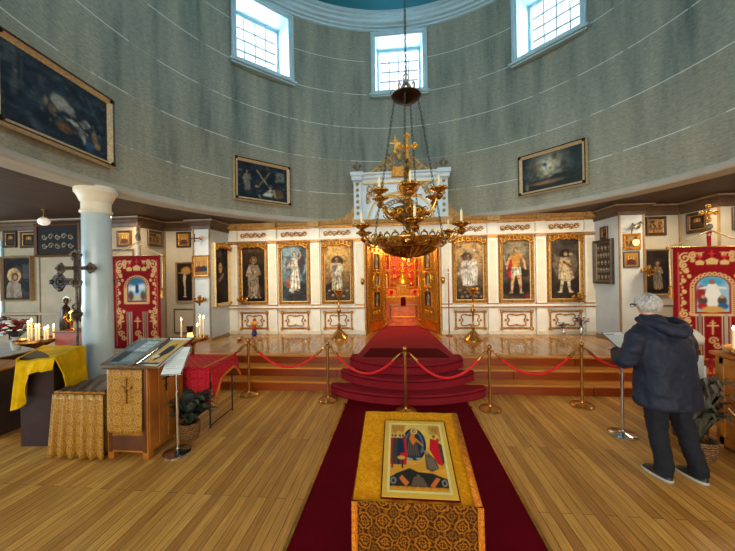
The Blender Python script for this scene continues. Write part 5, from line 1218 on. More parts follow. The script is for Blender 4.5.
# reading stand with paper notice in front of the cabinet
def notice_stand(label, x, y, hpole, tilt, rz, w, h, textrows, grp):
    t = thing('notice_stand', label, 'sign stand', (x, y, 0), rz, grp)
    MB().lathe([(.15, 0), (.15, .012), (.13, .024), (.05, .03), (.022, .045), (.02, .06)], seg=32).build('base', 'chrome', t, angle=30)
    MB().lathe([(.0165, .03), (.0165, hpole * .62), (.022, hpole * .62), (.022, hpole * .66), (.014, hpole * .66), (.014, hpole)], seg=14).build('pole', 'chrome', t, angle=30)
    a = tilt; c_, s_ = math.cos(a), math.sin(a)
    T = lambda u, v, d: (u, v * c_ - d * s_, hpole + v * s_ + d * c_)
    b = MB(); b.box(-w / 2, w / 2, -h / 2, h / 2, -.006, .006).move(lambda x, y, z: T(x, y, z)); bo = b.build('sign_frame', 'chrome', t, bevel=.003)
    A_ = Art(48, 64, (226, 232, 232), w / h, 90)
    A_.rect(w / h * .08, .86, w / h * .5, .90, (120, 126, 128), .004)
    for r_ in range(textrows):
        yy = .80 - r_ * .075; e_ = .92 if r_ % 4 < 3 else .6; A_.rect(w / h * .08, yy - .008, w / h * e_, yy + .008, (164, 172, 174), .006, .85)
    A_.obj('printed_sheet', lambda u, v: T((u - .5) * (w - .024), (v - .5) * (h - .024), .0075), bo)
    return t
notice_stand('chrome notice stand with a printed sheet in front of the oak cabinet', -2.50, 3.33, 1.03, R(42), R(12), .225, .37, 9, 'chrome notice stands')
notice_stand('chrome notice stand the person is reading from', 2.63, 4.06, 1.11, R(30), R(10), .27, .34, 8, 'chrome notice stands')

# low table with gathered gold cloth
lt = thing('draped_low_table', 'low table hidden under a gathered gold brocade cloth at the left of the oak cabinet', 'table', (-3.55, 3.5, 0))
lx0, lx1, ly0, ly1, lz = -3.83, -3.24, 3.17, 3.86, .68
part(MB().box(lx0 + .02, lx1 - .02, ly0 + .02, ly1 - .02, .0, lz - .01), 'table_body', 'dark_wood', lt)
part(MB().box(lx0 - .01, lx1 + .01, ly0 - .01, ly1 + .01, lz - .01, lz + .012), 'cloth_top', 'dark_brocade', lt, bevel=.006)
def gath(u, v): return (.018 * math.sin(u * 34) + .012 * math.sin(u * 71 + 2)) * (1.15 - v)
part(MB().grid(lambda u, v: (lx0 - .012 + (lx1 - lx0 + .024) * u - .03 * (1 - v) * math.cos(u * PI), ly0 - .014 - gath(u, v) - .03 * (1 - v), .012 + (lz - .0) * v), 90, 10), 'front_drape', 'gold_brocade', lt, solid=.004)
part(MB().grid(lambda u, v: (lx0 - .014 - gath(u, v) - .03 * (1 - v), ly0 - .01 + (ly1 - ly0) * u, .012 + (lz - .0) * v), 60, 10), 'side_drape', 'gold_brocade', lt, solid=.004)
part(MB().box(lx1 + .002, lx1 + .01, ly0, ly1, .05, lz), 'right_drape', 'gold_brocade', lt)
t = thing('embroidered_shroud', 'dark folded embroidered cloth lying on the low gold-draped table', 'cloth', (-3.55, 3.5, lz + .014))
MB().grid(lambda u, v: ((u - .5) * .60, (v - .5) * .62, .006 + .02 * math.sin(u * 14 + v * 9) ** 2 + .008 * math.sin(v * 31) ** 2), 26, 26).build('folds', 'frame_wood', t, solid=.006)
MB().box(-.31, .31, -.315, -.295, .0, .018).build('border', 'gilt', t)

# tall chest with bright yellow cloth
yt = thing('yellow_draped_table', 'tall table under a bright yellow cloth with hanging corners, left of the column', 'table', (-4.5, 3.7, 0))
A0, D0, C0, B0 = (-4.42, 3.25), (-3.97, 3.29), (-4.28, 3.93), (-4.92, 3.93)
yz = 1.055
quad = [A0, D0, C0, B0]
inn = [(-4.50 + .03, 3.32), (-4.06, 3.35), (-4.38, 3.90), (-4.86, 3.90)]
part(MB().slab(inn, 0, yz - .01), 'chest', 'dark_cloth', yt)
def ytop(u, v):
    x = (A0[0] * (1 - u) + D0[0] * u) * (1 - v) + (B0[0] * (1 - u) + C0[0] * u) * v; y = (A0[1] * (1 - u) + D0[1] * u) * (1 - v) + (B0[1] * (1 - u) + C0[1] * u) * v
    return (x, y, yz - .045 * (1 - v) * (1 - u) + .004 * math.sin(u * 12 + v * 19))
part(MB().grid(ytop, 16, 16), 'cloth_top', 'yellow_cloth', yt, solid=.006)
def hang(p, q, lf, name, out):
    def fn(u, v):
        x = p[0] * (1 - u) + q[0] * u; y = p[1] * (1 - u) + q[1] * u; w = (1 - v); L = lf(u)
        f_ = (.02 * math.sin(u * 17) + .012 * math.sin(u * 37 + 1)) * w * 1.2 + .05 * w
        z0 = yz + (-.045 * (1 - u) if name == 'front_drape' else 0)
        return (x + out[0] * f_, y + out[1] * f_, z0 - L * w)
    return part(MB().grid(fn, 40, 14), name, 'yellow_cloth', yt, solid=.006)
hang(A0, D0, lambda u: .13 + .40 / (1 + math.exp((u - .36) * 22)), 'front_drape', (0, -1))
hang(D0, C0, lambda u: .16 + .28 * min(1, u / .22) + .14 * u, 'side_drape', (.9, .4))
hang(B0, A0, lambda u: .30 + .16 * u ** 2, 'left_drape', (-.3, -.2))
0 and part(MB().lathe([(.02, -.12), (.09, -.06), (.10, 0), (.06, .1), (.03, .16)], (-4.40, 3.24, .68), 12, sx=1, sy=.7), 'knotted_corner', 'yellow_cloth', yt)
t = thing('side_chest', 'dark chest with an old gold drape at the left edge, below the yellow cloth', 'chest', (-5.3, 3.7, 0))
part(MB().box(-5.9, -5.04, 3.40, 3.95, 0, .82), 'body', 'dark_cloth', t, bevel=.01)
part(MB().grid(lambda u, v: (-5.92 + .72 * u, 3.37 - .02 * math.sin(u * 22) * (1 - v), .36 + .48 * v), 30, 8), 'front_drape', 'gold_brocade', t, solid=.005)
part(MB().box(-5.92, -5.02, 3.37, 3.97, .82, .845), 'top_cloth', 'dark_brocade', t, bevel=.005)

# side table with white cloth, flowers and candles further back
st_ = thing('white_cloth_table', 'table with a pale cloth under the flowers at the far left', 'table', (-6.6, 4.7, 0))
part(MB().box(-7.35, -6.0, 4.15, 5.2, 0, .80), 'table_body', 'dark_wood', st_); part(MB().box(-7.38, -5.97, 4.12, 5.23, .80, .825), 'cloth_top', 'grey_cloth', st_, bevel=.006)
part(MB().grid(lambda u, v: (-7.38 + 1.41 * u, 4.11 - .012 * math.sin(u * 60), .45 + .37 * v), 60, 4), 'cloth_drop', 'grey_cloth', st_, solid=.004)
def bouquet(name, label, loc, vase_mat, n, rad, hz, mats, seed, vh=.22, vr=.06, group=None, size=.03):
    rn = random.Random(seed); t = thing(name, label, 'flowers', loc, 0, group)
    MB().lathe([(vr * .7, 0), (vr, vh * .35), (vr * .85, vh * .7), (vr * .55, vh * .85), (vr * .75, vh)], seg=16).build('vase', vase_mat, t)
    stm = MB(); lf = MB(); heads = {m_: MB() for m_ in mats}
    for i in range(n):
        a = rn.random() * 2 * PI; q = rad * math.sqrt(rn.random()); x, y = q * math.cos(a), q * math.sin(a); z = vh + hz * (1 - .55 * (q / rad) ** 2) * (.75 + .35 * rn.random())
        stm.tube([(0, 0, vh * .8), (x * .4, y * .4, vh + (z - vh) * .6), (x, y, z)], .003, 4)
        h_ = heads[rn.choice(mats)]
        for k in range(6):
            b_ = 2 * PI * k / 6 + rn.random(); h_.ball((x + size * .6 * math.cos(b_), y + size * .6 * math.sin(b_), z + size * .2 * rn.random()), size * .55, 6, .6)
        h_.ball((x, y, z + size * .25), size * .5, 6)
        for k in range(2):
            b_ = rn.random() * 2 * PI; zz = vh + (z - vh) * .6; c_ = (x * .5 + .05 * math.cos(b_), y * .5 + .05 * math.sin(b_), zz + .03)
            lf.add([(x * .5, y * .5, zz), (c_[0] - .012 * math.sin(b_), c_[1] + .012 * math.cos(b_), c_[2]), (x * .5 + .09 * math.cos(b_), y * .5 + .09 * math.sin(b_), zz + .02), (c_[0] + .012 * math.sin(b_), c_[1] - .012 * math.cos(b_), c_[2])], [(0, 1, 2, 3)])
    stm.build('stems', 'leaf', t); lf.build('leaves', 'leaf', t)
    for k, m_ in enumerate(mats): heads[m_].build({'red_flower': 'red_blossoms', 'white_flower': 'white_blossoms'}.get(m_, 'blossoms'), m_, t)
    return t
bouquet('flower_vase', 'large vase of white flowers at the far left edge', (-6.98, 4.80, .825), 'grey_cloth', 90, .34, .30, ['white_flower', 'white_flower', 'dry_leaf'], 5, .24, .08, None, .03)
bouquet('flower_vase', 'vase of deep red and white flowers left of the burning candles', (-6.25, 4.60, .825), 'grey_cloth', 90, .30, .26, ['red_flower', 'red_flower', 'white_flower'], 6, .22, .07, None, .03)
ct = thing('candle_tray', 'round brass tray of burning candles behind the yellow cloth', 'candle tray', (-5.30, 4.40, 0))
part(MB().lathe([(.22, 0), (.2, .03), (.04, .06), (.03, .5), (.05, .6), (.03, .9), (.24, 1.0), (.27, 1.02), (.27, 1.05), (.25, 1.03), (0, 1.03)], (-5.63, 4.42, 0), 28), 'stand', 'brass', ct, angle=35)
for i, (x, y, h, l) in enumerate(((-5.77, 4.45, .28, 'leftmost of the burning candles at the left, tall'), (-5.71, 4.36, .26, 'second tall burning candle at the left'), (-5.64, 4.45, .20, 'third burning candle at the left, shorter'), (-5.55, 4.34, .21, 'fourth burning candle at the left'), (-5.50, 4.46, .17, 'fifth burning candle at the left, short'), (-5.45, 4.38, .16, 'sixth burning candle at the left, next to the brass figure'), (-5.44, 4.50, .19, 'rearmost burning candle by the brass figure'))):
    candle(x, y, 1.033, h, l, 'burning candles on the left tray', .014)
t = thing('brass_lamp', 'branched brass lamp stand glowing by the candles at the yellow cloth', 'lamp', (-5.22, 4.58, 1.167))
MB().lathe([(.05, 0), (.015, .03), (.02, .1), (.04, .14), (.015, .18), (.015, .24)], seg=12).build('stem', 'brass', t)
b = MB()
for k in range(4): a = k * PI / 2; b.tube([(0, 0, .14), (.06 * math.cos(a), .06 * math.sin(a), .12), (.10 * math.cos(a), .10 * math.sin(a), .19)], .009, 6).ball((.10 * math.cos(a), .10 * math.sin(a), .20), .022, 8)
b.build('branches', 'brass', t); MB().ball((0, 0, .27), .03, 10).build('lamp_glass', 'lit_glass', t)
point('candle_glow', (-5.35, 4.35, 1.40), 3.5, (1, .6, .25), .06); point('candle_glow', (-5.2, 4.45, 1.5), 1.6, (1, .6, .25), .04)
t = thing('wooden_case', 'low orange-brown wooden case behind the yellow cloth', 'case', (-4.95, 4.55, 0)); part(MB().box(-5.33, -4.83, 4.42, 4.75, 0, 1.14), 'body', 'red_wood', t, bevel=.008); part(MB().box(-5.35, -4.81, 4.40, 4.77, 1.14, 1.165), 'lid', 'dark_wood', t, bevel=.005)

# processional crosses
def cross_trefoil(name, label, loc, rz, s, mat, knob_z, pole_r=.018, base=True, pole_mat='tarnished'):
    t = thing(name, label, 'cross', (loc[0], loc[1], 0), rz); z = loc[2]
    b = MB()
    def arm(a, L):
        ca, sa = math.cos(a), math.sin(a); W = lambda u, v: (u * ca - v * sa, z + u * sa + v * ca)
        poly = [(0, -.035 * s), (L * .6, -.04 * s), (L * .7, -.09 * s), (L * .85, -.10 * s), (L * 1.0, -.07 * s), (L * 1.12, 0), (L * 1.0, .07 * s), (L * .85, .10 * s), (L * .7, .09 * s), (L * .6, .04 * s), (0, .035 * s)]
        b.plate([W(*p) for p in poly], -.014, .014)
        for u, v in ((L * .8, -.085 * s), (L * 1.08, 0), (L * .8, .085 * s)): x, q = W(u, v); b.ball((x, 0, q), .03 * s, 8)
    for a, L in ((0, .30 * s), (PI, .30 * s), (PI / 2, .33 * s), (-PI / 2, .36 * s)): arm(a, L)
    b.build('cross_head', mat, t, bevel=.004)
    r_ = MB()
    for x, q in ((0, z), (.235 * s, z), (-.235 * s, z), (0, z + .26 * s), (0, z - .28 * s)): r_.tube([(x + .045 * s * math.cos(a), -.02, q + .045 * s * math.sin(a)) for a in np.linspace(0, 2 * PI, 13)], .007, 5, False); r_.ball((x, -.016, q), .02 * s, 8)
    r_.plate([(-.018 * s, z - .3 * s), (.018 * s, z - .3 * s), (.018 * s, z + .28 * s), (-.018 * s, z + .28 * s)], -.022, -.014); r_.plate([(-.26 * s, z - .018 * s), (.26 * s, z - .018 * s), (.26 * s, z + .018 * s), (-.26 * s, z + .018 * s)], -.022, -.014)
    r_.build('relief', 'dark_bronze', t)
    MB().lathe([(.075, 0), (.075, .02), (.03, .06), (pole_r, .1), (pole_r, knob_z - .09), (.035, knob_z - .07), (.062, knob_z - .03), (.068, knob_z), (.05, knob_z + .035), (.02, knob_z + .06), (.015, z - .34 * s)], seg=16).build('pole', pole_mat, t, angle=30)
    return t
cross_trefoil('processional_cross', 'silver-brown trefoil processional cross in front of the white column', (-4.49, 4.015, 2.12), R(20), .70, 'tarnished', 1.48)
cross_trefoil('processional_cross', 'darker wide processional cross standing behind the trefoil one', (-5.42, 4.95, 1.93), R(10), 1.5, 'iron', 1.30, .02, True, 'iron')
t = thing('angel_figurine', 'small dark standing figure with a light halo behind the yellow cloth', 'figurine', (-5.62, 4.84, 0)); part(MB().lathe([(.10, 0), (.10, .03), (.04, .06), (.04, 1.0), (.10, 1.05), (.10, 1.08)], (-5.62, 4.84, 0), 12), 'pedestal', 'dark_wood', t)
part(MB().lathe([(.085, 1.08), (.10, 1.2), (.085, 1.38), (.07, 1.48), (.03, 1.53), (.02, 1.55), (.04, 1.59), (.04, 1.63), (0, 1.66)], (-5.62, 4.84, 0), 14, sy=.7), 'figure', 'dark_bronze', t); part(MB().lathe([(.075, -.006), (.075, .006)], (-5.62, 4.86, 1.61), 18, 'Y'), 'halo', 'silver', t)
t = thing('globe_lamp', 'small white round ceiling lamp of the left gallery', 'lamp', (-6.82, 5.5, 3.02)); MB().ball((0, 0, .08), .095, 16, .85).build('globe', 'globe_glass', t); MB().lathe([(.03, .14), (.03, .18), (.012, .2), (.012, .29), (.05, .30), (.05, .31)], seg=12).build('rod', 'brass', t)

# banners
def banner_art(kind, seed):
    A_ = Art(92, 168, (136, 8, 18), None, seed); a = A_.asp; m_ = a / 2; G = (214, 178, 116); Pk = (206, 60, 62)
    A_.grain(.06, 12)
    yb_ = .52 if kind == 'L' else .42
    A_.rect(.035, .02, .043, .96, G, .003, .7); A_.rect(a - .043, .02, a - .035, .96, G, .003, .7)
    for sx in (0, 1):
        X = lambda x: x if sx == 0 else a - x; f = 1 if sx == 0 else -1
        for (x, y, r_) in ((.085, .91, .045), (.14, .93, .03), (.075, .845, .032), (.095, .79, .022), (.075, .40, .035), (.10, .34, .028), (.075, .28, .024)):
            A_.scroll(X(x), y, r_, 1.4, 1.2 if sx == 0 else 1.9, f, .0065, G)
        for (x, y, r_) in ((.135, .885, .020), (.11, .74, .016), (.07, .70, .020), (.075, .60, .018), (.07, .50, .020), (.12, .40, .018), (.19, .935, .016)):
            A_.scroll(X(x), y, r_, 1.3, 2.2, -f, .005, G)
        for q in range(22): y = .18 + q * .033; A_.ell(X(.062 + .008 * math.sin(q * 2)), y, .009, .012, G)
        A_.cap(X(.15), .945, X(.22), .955, .008, .003, G)
    hw = .098 if kind == 'L' else .112; rh = .15 if kind == 'L' else .22
    def archy(w, y0, y1, c): A_.rect(m_ - w, y0, m_ + w, y1, c); A_.ell(m_, y1, w, w * .85, c)
    archy(hw + .045, yb_ - .04, yb_ + rh + .01, (150, 22, 28)); 
    for q in range(40):
        k = q / 39 * 3
        if k < 1: x, y = m_ - hw - .03, yb_ - .02 + (rh + .02) * k
        elif k < 2: aa = PI - PI * (k - 1); x, y = m_ + (hw + .03) * math.cos(aa), yb_ + rh + (hw + .03) * .85 * math.sin(aa)
        else: x, y = m_ + hw + .03, yb_ + rh - (rh + .02) * (k - 2)
        A_.ell(x, y, .018, .018, G, .004); A_.ell(x, y, .007, .007, (130, 20, 24), .004)
    for q in range(14): A_.ell(m_ - hw - .02 + q * (2 * hw + .04) / 13, yb_ - .028, .014, .012, G, .004)
    archy(hw, yb_, yb_ + rh, (150, 190, 208))
    if kind == 'L':
        A_.ell(m_, yb_ + .20, .08, .05, (56, 120, 160), .03); A_.ell(m_ - .04, yb_ + .13, .05, .03, (222, 230, 228), .03); A_.ell(m_ + .05, yb_ + .15, .05, .03, (214, 224, 226), .03)
        A_.cap(m_ + .0, yb_ + .16, m_, yb_ + .10, .016, .02, (40, 70, 120)); A_.ell(m_, yb_ + .035, .06, .025, (196, 180, 140), .01); A_.ell(m_ - .07, yb_ + .05, .03, .05, (90, 70, 60), .02); A_.ell(m_ + .07, yb_ + .05, .03, .05, (96, 78, 66), .02)
    else:
        A_.ell(m_, yb_ + .27, .085, .045, (70, 160, 196), .03); A_.ell(m_ - .08, yb_ + .15, .035, .08, (150, 40, 44), .02); A_.poly([(m_ - .03, yb_ + .25), (m_ + .03, yb_ + .25), (m_ + .07, yb_ + .12), (m_ + .03, yb_ + .04), (m_ - .04, yb_ + .04), (m_ - .06, yb_ + .12)], (232, 230, 222)); A_.ell(m_, yb_ + .27, .02, .022, (150, 104, 70))
        for q in (-1, 1): A_.cap(m_ + q * .03, yb_ + .22, m_ + q * .09, yb_ + .21, .012, .007, (226, 222, 214)); A_.ell(m_ + q * .065, yb_ + .10, .03, .04, (80, 70, 66), .012); A_.ell(m_ + q * .07, yb_ + .05, .035, .03, (170, 40, 44) if q < 0 else (50, 90, 140), .012); A_.ell(m_ + q * .065, yb_ + .135, .015, .016, (190, 150, 116))
        A_.ell(m_, yb_ + .02, .08, .03, (206, 160, 84), .015)
    for dx, y, s_ in ((0, .885, 1.15), (-.085, .872, .85), (.085, .872, .85)):
        A_.poly([(m_ + dx - .032 * s_, y - .035 * s_), (m_ + dx + .032 * s_, y - .035 * s_), (m_ + dx + .04 * s_, y), (m_ + dx, y + .022 * s_), (m_ + dx - .04 * s_, y)], G); A_.cap(m_ + dx, y + .02 * s_, m_ + dx, y + .075 * s_, .005, .005, Pk); A_.cap(m_ + dx - .018, y + .05 * s_, m_ + dx + .018, y + .05 * s_, .005, .005, Pk)
    for xx in (a * .16, m_, a * .84):      # crosses on the three tails
        y = .22; A_.cap(xx, y, xx, y + .12, .007, .007, G); A_.cap(xx - .035, y + .075, xx + .035, y + .075, .007, .007, G); A_.cap(xx - .018, y + .10, xx + .018, y + .10, .005, .005, G); A_.scroll(xx, y - .06, .035, 1.3, 0, 1, .006, G); A_.scroll(xx + .03, y - .1, .03, 1.3, 0, -1, .006, G)
    for xx in (a * .335, a * .665): A_.rect(xx - .03, 0, xx - .022, .40, (200, 190, 160)); A_.rect(xx + .022, 0, xx + .03, .40, (200, 190, 160))
    return A_
def banner(label, loc, rz, w, h, ztop, kind, pole_top, tassel=True, pole_mat='white_paint', cross=False):
    t = thing('church_banner', label, 'banner', loc, rz, 'red processional banners')
    A_ = banner_art(kind, 101 if kind == 'L' else 102)
    gap = lambda u, v: not (v < .40 and (abs(u - .335) < .022 or abs(u - .665) < .022))
    A_.obj('cloth', lambda u, v: ((u - .5) * w, -.02 - .008 * math.sin(u * 9) * (1 - v * .5), ztop - h + h * v), t, 'embroidery', gap)
    MB().tube([(-w / 2 - .04, 0, ztop + .005), (w / 2 + .04, 0, ztop + .005)], .016, 8).ball((-w / 2 - .05, 0, ztop + .005), .028, 8).ball((w / 2 + .05, 0, ztop + .005), .028, 8).build('crossbar', 'brass', t)
    MB().lathe([(.18, 0), (.18, .03), (.04, .06), (.022, .1), (.022, ztop - .05)], (0, .03, 0), 14).lathe([(.024, ztop - .06), (.026, ztop + .22), (.04, ztop + .24), (.02, ztop + .27), (.02, ztop + .32)], (0, .03, 0), 14).build('pole', pole_mat, t, angle=30)
    if cross:
        z = pole_top - .16; b = MB().box(-.014, .014, .02, .04, z - .12, z + .12).box(-.09, .09, .02, .04, z + .01, z + .04)
        for x, q in ((0, z + .13), (-.10, z + .025), (.10, z + .025), (0, z - .08)): b.ball((x, .03, q), .034, 8)
        b.ball((0, .03, z + .025), .04, 8); b.build('top_cross', 'gold', t); MB().ball((0, .03, z - .19), .05, 12).lathe([(.02, z - .4), (.03, z - .3), (.02, z - .24)], (0, .03, 0), 10).build('knob', 'silver', t)
    else: MB().lathe([(.02, ztop + .30), (.045, ztop + .34), (.05, ztop + .38), (.03, ztop + .43), (.02, ztop + .46), (.035, ztop + .50), (.02, ztop + .54), (.012, ztop + .62), (.02, ztop + .64), (0, ztop + .67)], (0, .03, 0), 12).build('finial', 'silver', t)
    for sx in (-1, 1):
        b = MB(); p = [(0, -.0, ztop + .27), (sx * w * .25, -.01, ztop + .14), (sx * (w / 2 + .03), -.02, ztop + .03), (sx * (w / 2 + .05), -.03, ztop - .1), (sx * (w / 2 + .04), -.03, ztop - .60)]
        b.tube(p, .012, 6); co = b.build('cord', 'pale_gilt', t)
        MB().lathe([(.012, 0), (.028, -.02), (.022, -.05), (.034, -.14), (.034, -.20), (0, -.20)], (sx * (w / 2 + .04), -.03, ztop - .60), 10).build('tassel', 'gilt', co)
    return t
banner('red embroidered church banner with a small arched sky picture, behind the white column', (-4.97, 5.6, 0), R(3), .94, 1.75, 2.385, 'L', 3.0)
banner('red embroidered church banner with a white robed figure, behind the person', (4.90, 5.5, 0), R(-4), 1.08, 1.75, 2.30, 'R', 2.98, cross=True, pole_mat='red_brocade')

# red table
rt = thing('red_draped_table', 'table with a red brocade cloth edged in gold fringe, right of the oak cabinet', 'table', (-2.8, 4.15, 0))
rx0, rx1, ry0, ry1, rz_ = -3.30, -2.42, 3.83, 4.50, .80
part(MB().box(rx0 + .01, rx1 - .01, ry0 + .01, ry1 - .01, rz_ - .03, rz_ - .006), 'table_board', 'dark_wood', rt)
lg = None
for x in (rx0 + .05, rx1 - .05):
    for y in (ry0 + .07, ry1 - .05): part(MB().tube([(x, y, 0), (x, y, rz_ - .03)], .011, 8), 'leg', 'iron', rt)
part(MB().tube([(rx1 - .05, ry0 + .07, .03), (rx1 - .05, ry1 - .05, .03)], .009, 6), 'foot_bar', 'iron', rt)
part(MB().grid(lambda u, v: (rx0 + (rx1 - rx0) * u, ry0 + (ry1 - ry0) * v, rz_ + .002 * math.sin(u * 20 + v * 14)), 20, 16), 'cloth_top', 'red_brocade', rt, solid=.005)
part(MB().grid(lambda u, v: (rx0 + (rx1 - rx0) * u, ry0 - .004 - (.016 * math.sin(u * 19) + .01) * (1 - v), rz_ - (.42 if u < .8 else .42 + .10 * (u - .8) / .2) * (1 - v)), 50, 10), 'front_drape', 'red_brocade', rt, solid=.005)
dz = lambda u: .17 + .05 * math.sin(u * PI * 2 + .6) + (.26 * (1 - u / .18) if u < .18 else 0) + (.10 * (u - .85) / .15 if u > .85 else 0)
part(MB().grid(lambda u, v: (rx1 + .004 + (.05 + .015 * math.sin(u * 13)) * (1 - v), ry0 + (ry1 - ry0) * u, rz_ - dz(u) * (1 - v)), 40, 8), 'side_drape', 'red_brocade', rt, solid=.005)
b = MB(); b.grid(lambda u, v: (rx1 + .012 + (.05 + .015 * math.sin(u * 13)) * (1.0 - v * .22), ry0 + (ry1 - ry0) * u, rz_ - dz(u) * (1.06 - v * .22)), 40, 2)
part(b, 'gold_fringe', 'gold_trim_weave', rt, solid=.008)
part(MB().box(rx1 - .10, rx1 - .06, ry0, ry1, rz_ + .004, rz_ + .008), 'gold_braid', 'gold_trim_weave', rt)

# plant in a wicker basket
def potted(label, loc, rb, hb, n, rad, hh, mat, seed, cat='plant', droop=.5):
    rn = random.Random(seed); t = thing('potted_plant', label, cat, loc)
    MB().lathe([(rb * .78, 0), (rb, hb * .5), (rb * .98, hb), (rb * .88, hb), (rb * .86, hb * .8), (0, hb * .8)], seg=24).build('basket', 'basket', t)
    lf = MB(); stm = MB()
    for i in range(n):
        a = rn.random() * 2 * PI; L = rad * (.5 + .5 * rn.random()); up = hh * (.4 + .6 * rn.random()); w_ = .022 + .02 * rn.random(); ca, sa = math.cos(a), math.sin(a)
        P_ = []
        for k in range(6):
            q = k / 5; r_ = L * q; z = hb * .8 + up * math.sin(q * PI * (.5 + droop * .35)) ; P_.append((r_ * ca, r_ * sa, z))
        ws = (.2, .7, 1, .9, .55, .05); vs = []
        for (x, y, z), q in zip(P_, ws): vs += [(x - sa * w_ * q, y + ca * w_ * q, z - .006 * q), (x, y, z + .004), (x + sa * w_ * q, y - ca * w_ * q, z - .006 * q)]
        lf.add(vs, [(k * 3 + j, k * 3 + j + 1, k * 3 + 4 + j, k * 3 + 3 + j) for k in range(5) for j in range(2)])
    lf.build('foliage', mat, t); return t
potted('dark leafy plant in a round wicker basket under the red-draped table', (-2.57, 3.76 - .12, 0), .115, .20, 90, .34, .40, 'leaf', 7)

# brass candle stand behind the cabinet
cx_, cy_ = -3.26, 4.72
t = thing('candle_stand', 'brass candle stand with a round tray of lit candles, behind the oak cabinet', 'candle stand', (cx_, cy_, 0)); 
MB().lathe([(.2, 0), (.2, .02), (.05, .06), (.022, .1), (.022, .5), (.04, .53), (.022, .56), (.022, .88), (.06, .93), (.23, .97), (.25, .99), (.25, 1.02), (.235, 1.02), (.23, .995), (0, .995)], seg=32).build('stand', 'brass', t, angle=30)
for k in range(18): a = 2 * PI * k / 18; MB().lathe([(.014, 0), (.016, .02), (.012, .035)], (.20 * math.cos(a), .20 * math.sin(a), .995), 8).build('candle_socket', 'old_brass', t)
for x, y, h, l in ((-.19, 0, .28, 'left tall lit candle on the brass candle stand behind the cabinet'), (.06, .10, .31, 'middle tall lit candle on the brass candle stand'), (.10, -.03, .20, 'short lit candle in front on the brass candle stand'), (.15, .06, .31, 'right tall lit candle on the brass candle stand')):
    candle(cx_ + x, cy_ + y, .997, h, l, 'lit candles on the left brass stand', .013)
t = thing('oil_lamp', 'glowing amber oil lamp with dark collar among the candles of the left stand', 'lamp', (cx_ - .03, cy_ - .02, .997)); MB().lathe([(.03, 0), (.045, .03), (.035, .09), (.02, .11)], seg=14).build('lamp_glass', 'lit_glass', t); MB().lathe([(.03, .10), (.045, .13), (.05, .18), (.06, .2)], seg=14).build('collar', 'dark_bronze', t)
point('candle_glow', (cx_ + .05, cy_ - .05, 1.45), 2.5, (1, .65, .3), .05)

# ================================================================ STAGE FURNITURE
def floor_candlestick(label, x, y):
    t = thing('floor_candlestick', label, 'candlestick', (x, y, H0), 0, 'tall brass candlesticks on the stage')
    MB().lathe([(.20, 0), (.20, .02), (.17, .045), (.10, .11), (.05, .17), (.03, .20), (.035, .24), (.05, .28), (.035, .32), (.022, .36), (.022, .58), (.04, .61), (.055, .65), (.04, .69), (.022, .72), (.02, .95), (.04, .98), (.05, 1.0), (.025, 1.03)], seg=28).build('stand', 'brass', t, angle=35)
    MB().lathe([(.02, 1.02), (.05, 1.04), (.10, 1.08), (.13, 1.12), (.145, 1.13), (.14, 1.145), (.10, 1.125), (0, 1.12)], seg=24).build('tray', 'brass', t, angle=35)
    for k in range(8): a = 2 * PI * k / 8; MB().lathe([(.02, 1.12), (.026, 1.15), (.018, 1.165)], (.105 * math.cos(a), .105 * math.sin(a), 0), 8).build('candle_cup', 'brass', t)
    for k in range(3): a = 2 * PI * k / 3 + .5; MB().tube([(.04 * math.cos(a), .04 * math.sin(a), .2), (.13 * math.cos(a), .13 * math.sin(a), .10), (.20 * math.cos(a), .20 * math.sin(a), .02)], [.015, .02, .026], 6).build('foot', 'brass', t)
    return t
floor_candlestick('tall brass floor candlestick on the stage, left of the royal doors', -1.42, 7.38)
floor_candlestick('tall brass floor candlestick on the stage, right of the royal doors', 1.62, 7.20)
t = thing('ribbon_staff', 'thin dark staff with a white ring top beside the right door jamb', 'staff', (1.17, 7.66, H0))
MB().lathe([(.07, 0), (.07, .015), (.015, .04), (.012, .8), (.025, .82), (.012, .85), (.012, 1.60)], seg=10).build('shaft', 'red_wood', t); MB().tube([(.045 * math.cos(a), 0, 1.64 + .045 * math.sin(a)) for a in np.linspace(0, 2 * PI, 15)], .01, 6, False).build('ring', 'white_paint', t)
MB().box(-.06, .06, -.02, .02, 1.5, 1.52).build('crosspiece', 'white_paint', t)
def hanging_lamp(label, x, y, z, yw, group='hanging oil lamps'):
    """oil lamp on a wall bracket; yw = wall face"""
    t = thing('bracket_lamp', label, 'lamp', (x, y, z), 0, group)
    MB().lathe([(0, -.10), (.015, -.095), (.025, -.07), (.02, -.05), (.06, -.03), (.115, 0), (.13, .025), (.12, .03), (.09, .015), (.03, .01), (.04, .05), (.045, .10), (.035, .11)], seg=22).build('bowl', 'old_brass', t, angle=35)
    for k in range(6): a = 2 * PI * k / 6; MB().spiral((.12 * math.cos(a), .05), .03, 1.2, 0, .008, 1, .12 * math.sin(a), 10).lathe([(.014, .03), (.016, .08)], (.10 * math.cos(a), .10 * math.sin(a), 0), 6).build('ornament', 'old_brass', t)
    MB().tube([(0, yw - y, .02), (0, (yw - y) * .6, .08), (0, .1, .0), (0, .02, -.03)], [.012, .010, .010, .012], 6).ball((0, yw - y - .015, .02), .035, 8).build('bracket', 'old_brass', t)
    MB().lathe([(.03, .05), (.035, .09), (.03, .14), (.025, .14)], seg=12).build('lamp_glass', 'amber_glass', t); return t
hanging_lamp('brass bracket lamp over the dado below the leftmost tall icon', -3.93, 7.62, 1.36, SY - .01)
hanging_lamp('brass bracket lamp over the dado below the rightmost tall icon', 4.06, 7.62, 1.34, SY - .01)
hanging_lamp('brass bracket lamp on the white pier below the silver icon', -4.53, 6.82, 1.42, 7.045)
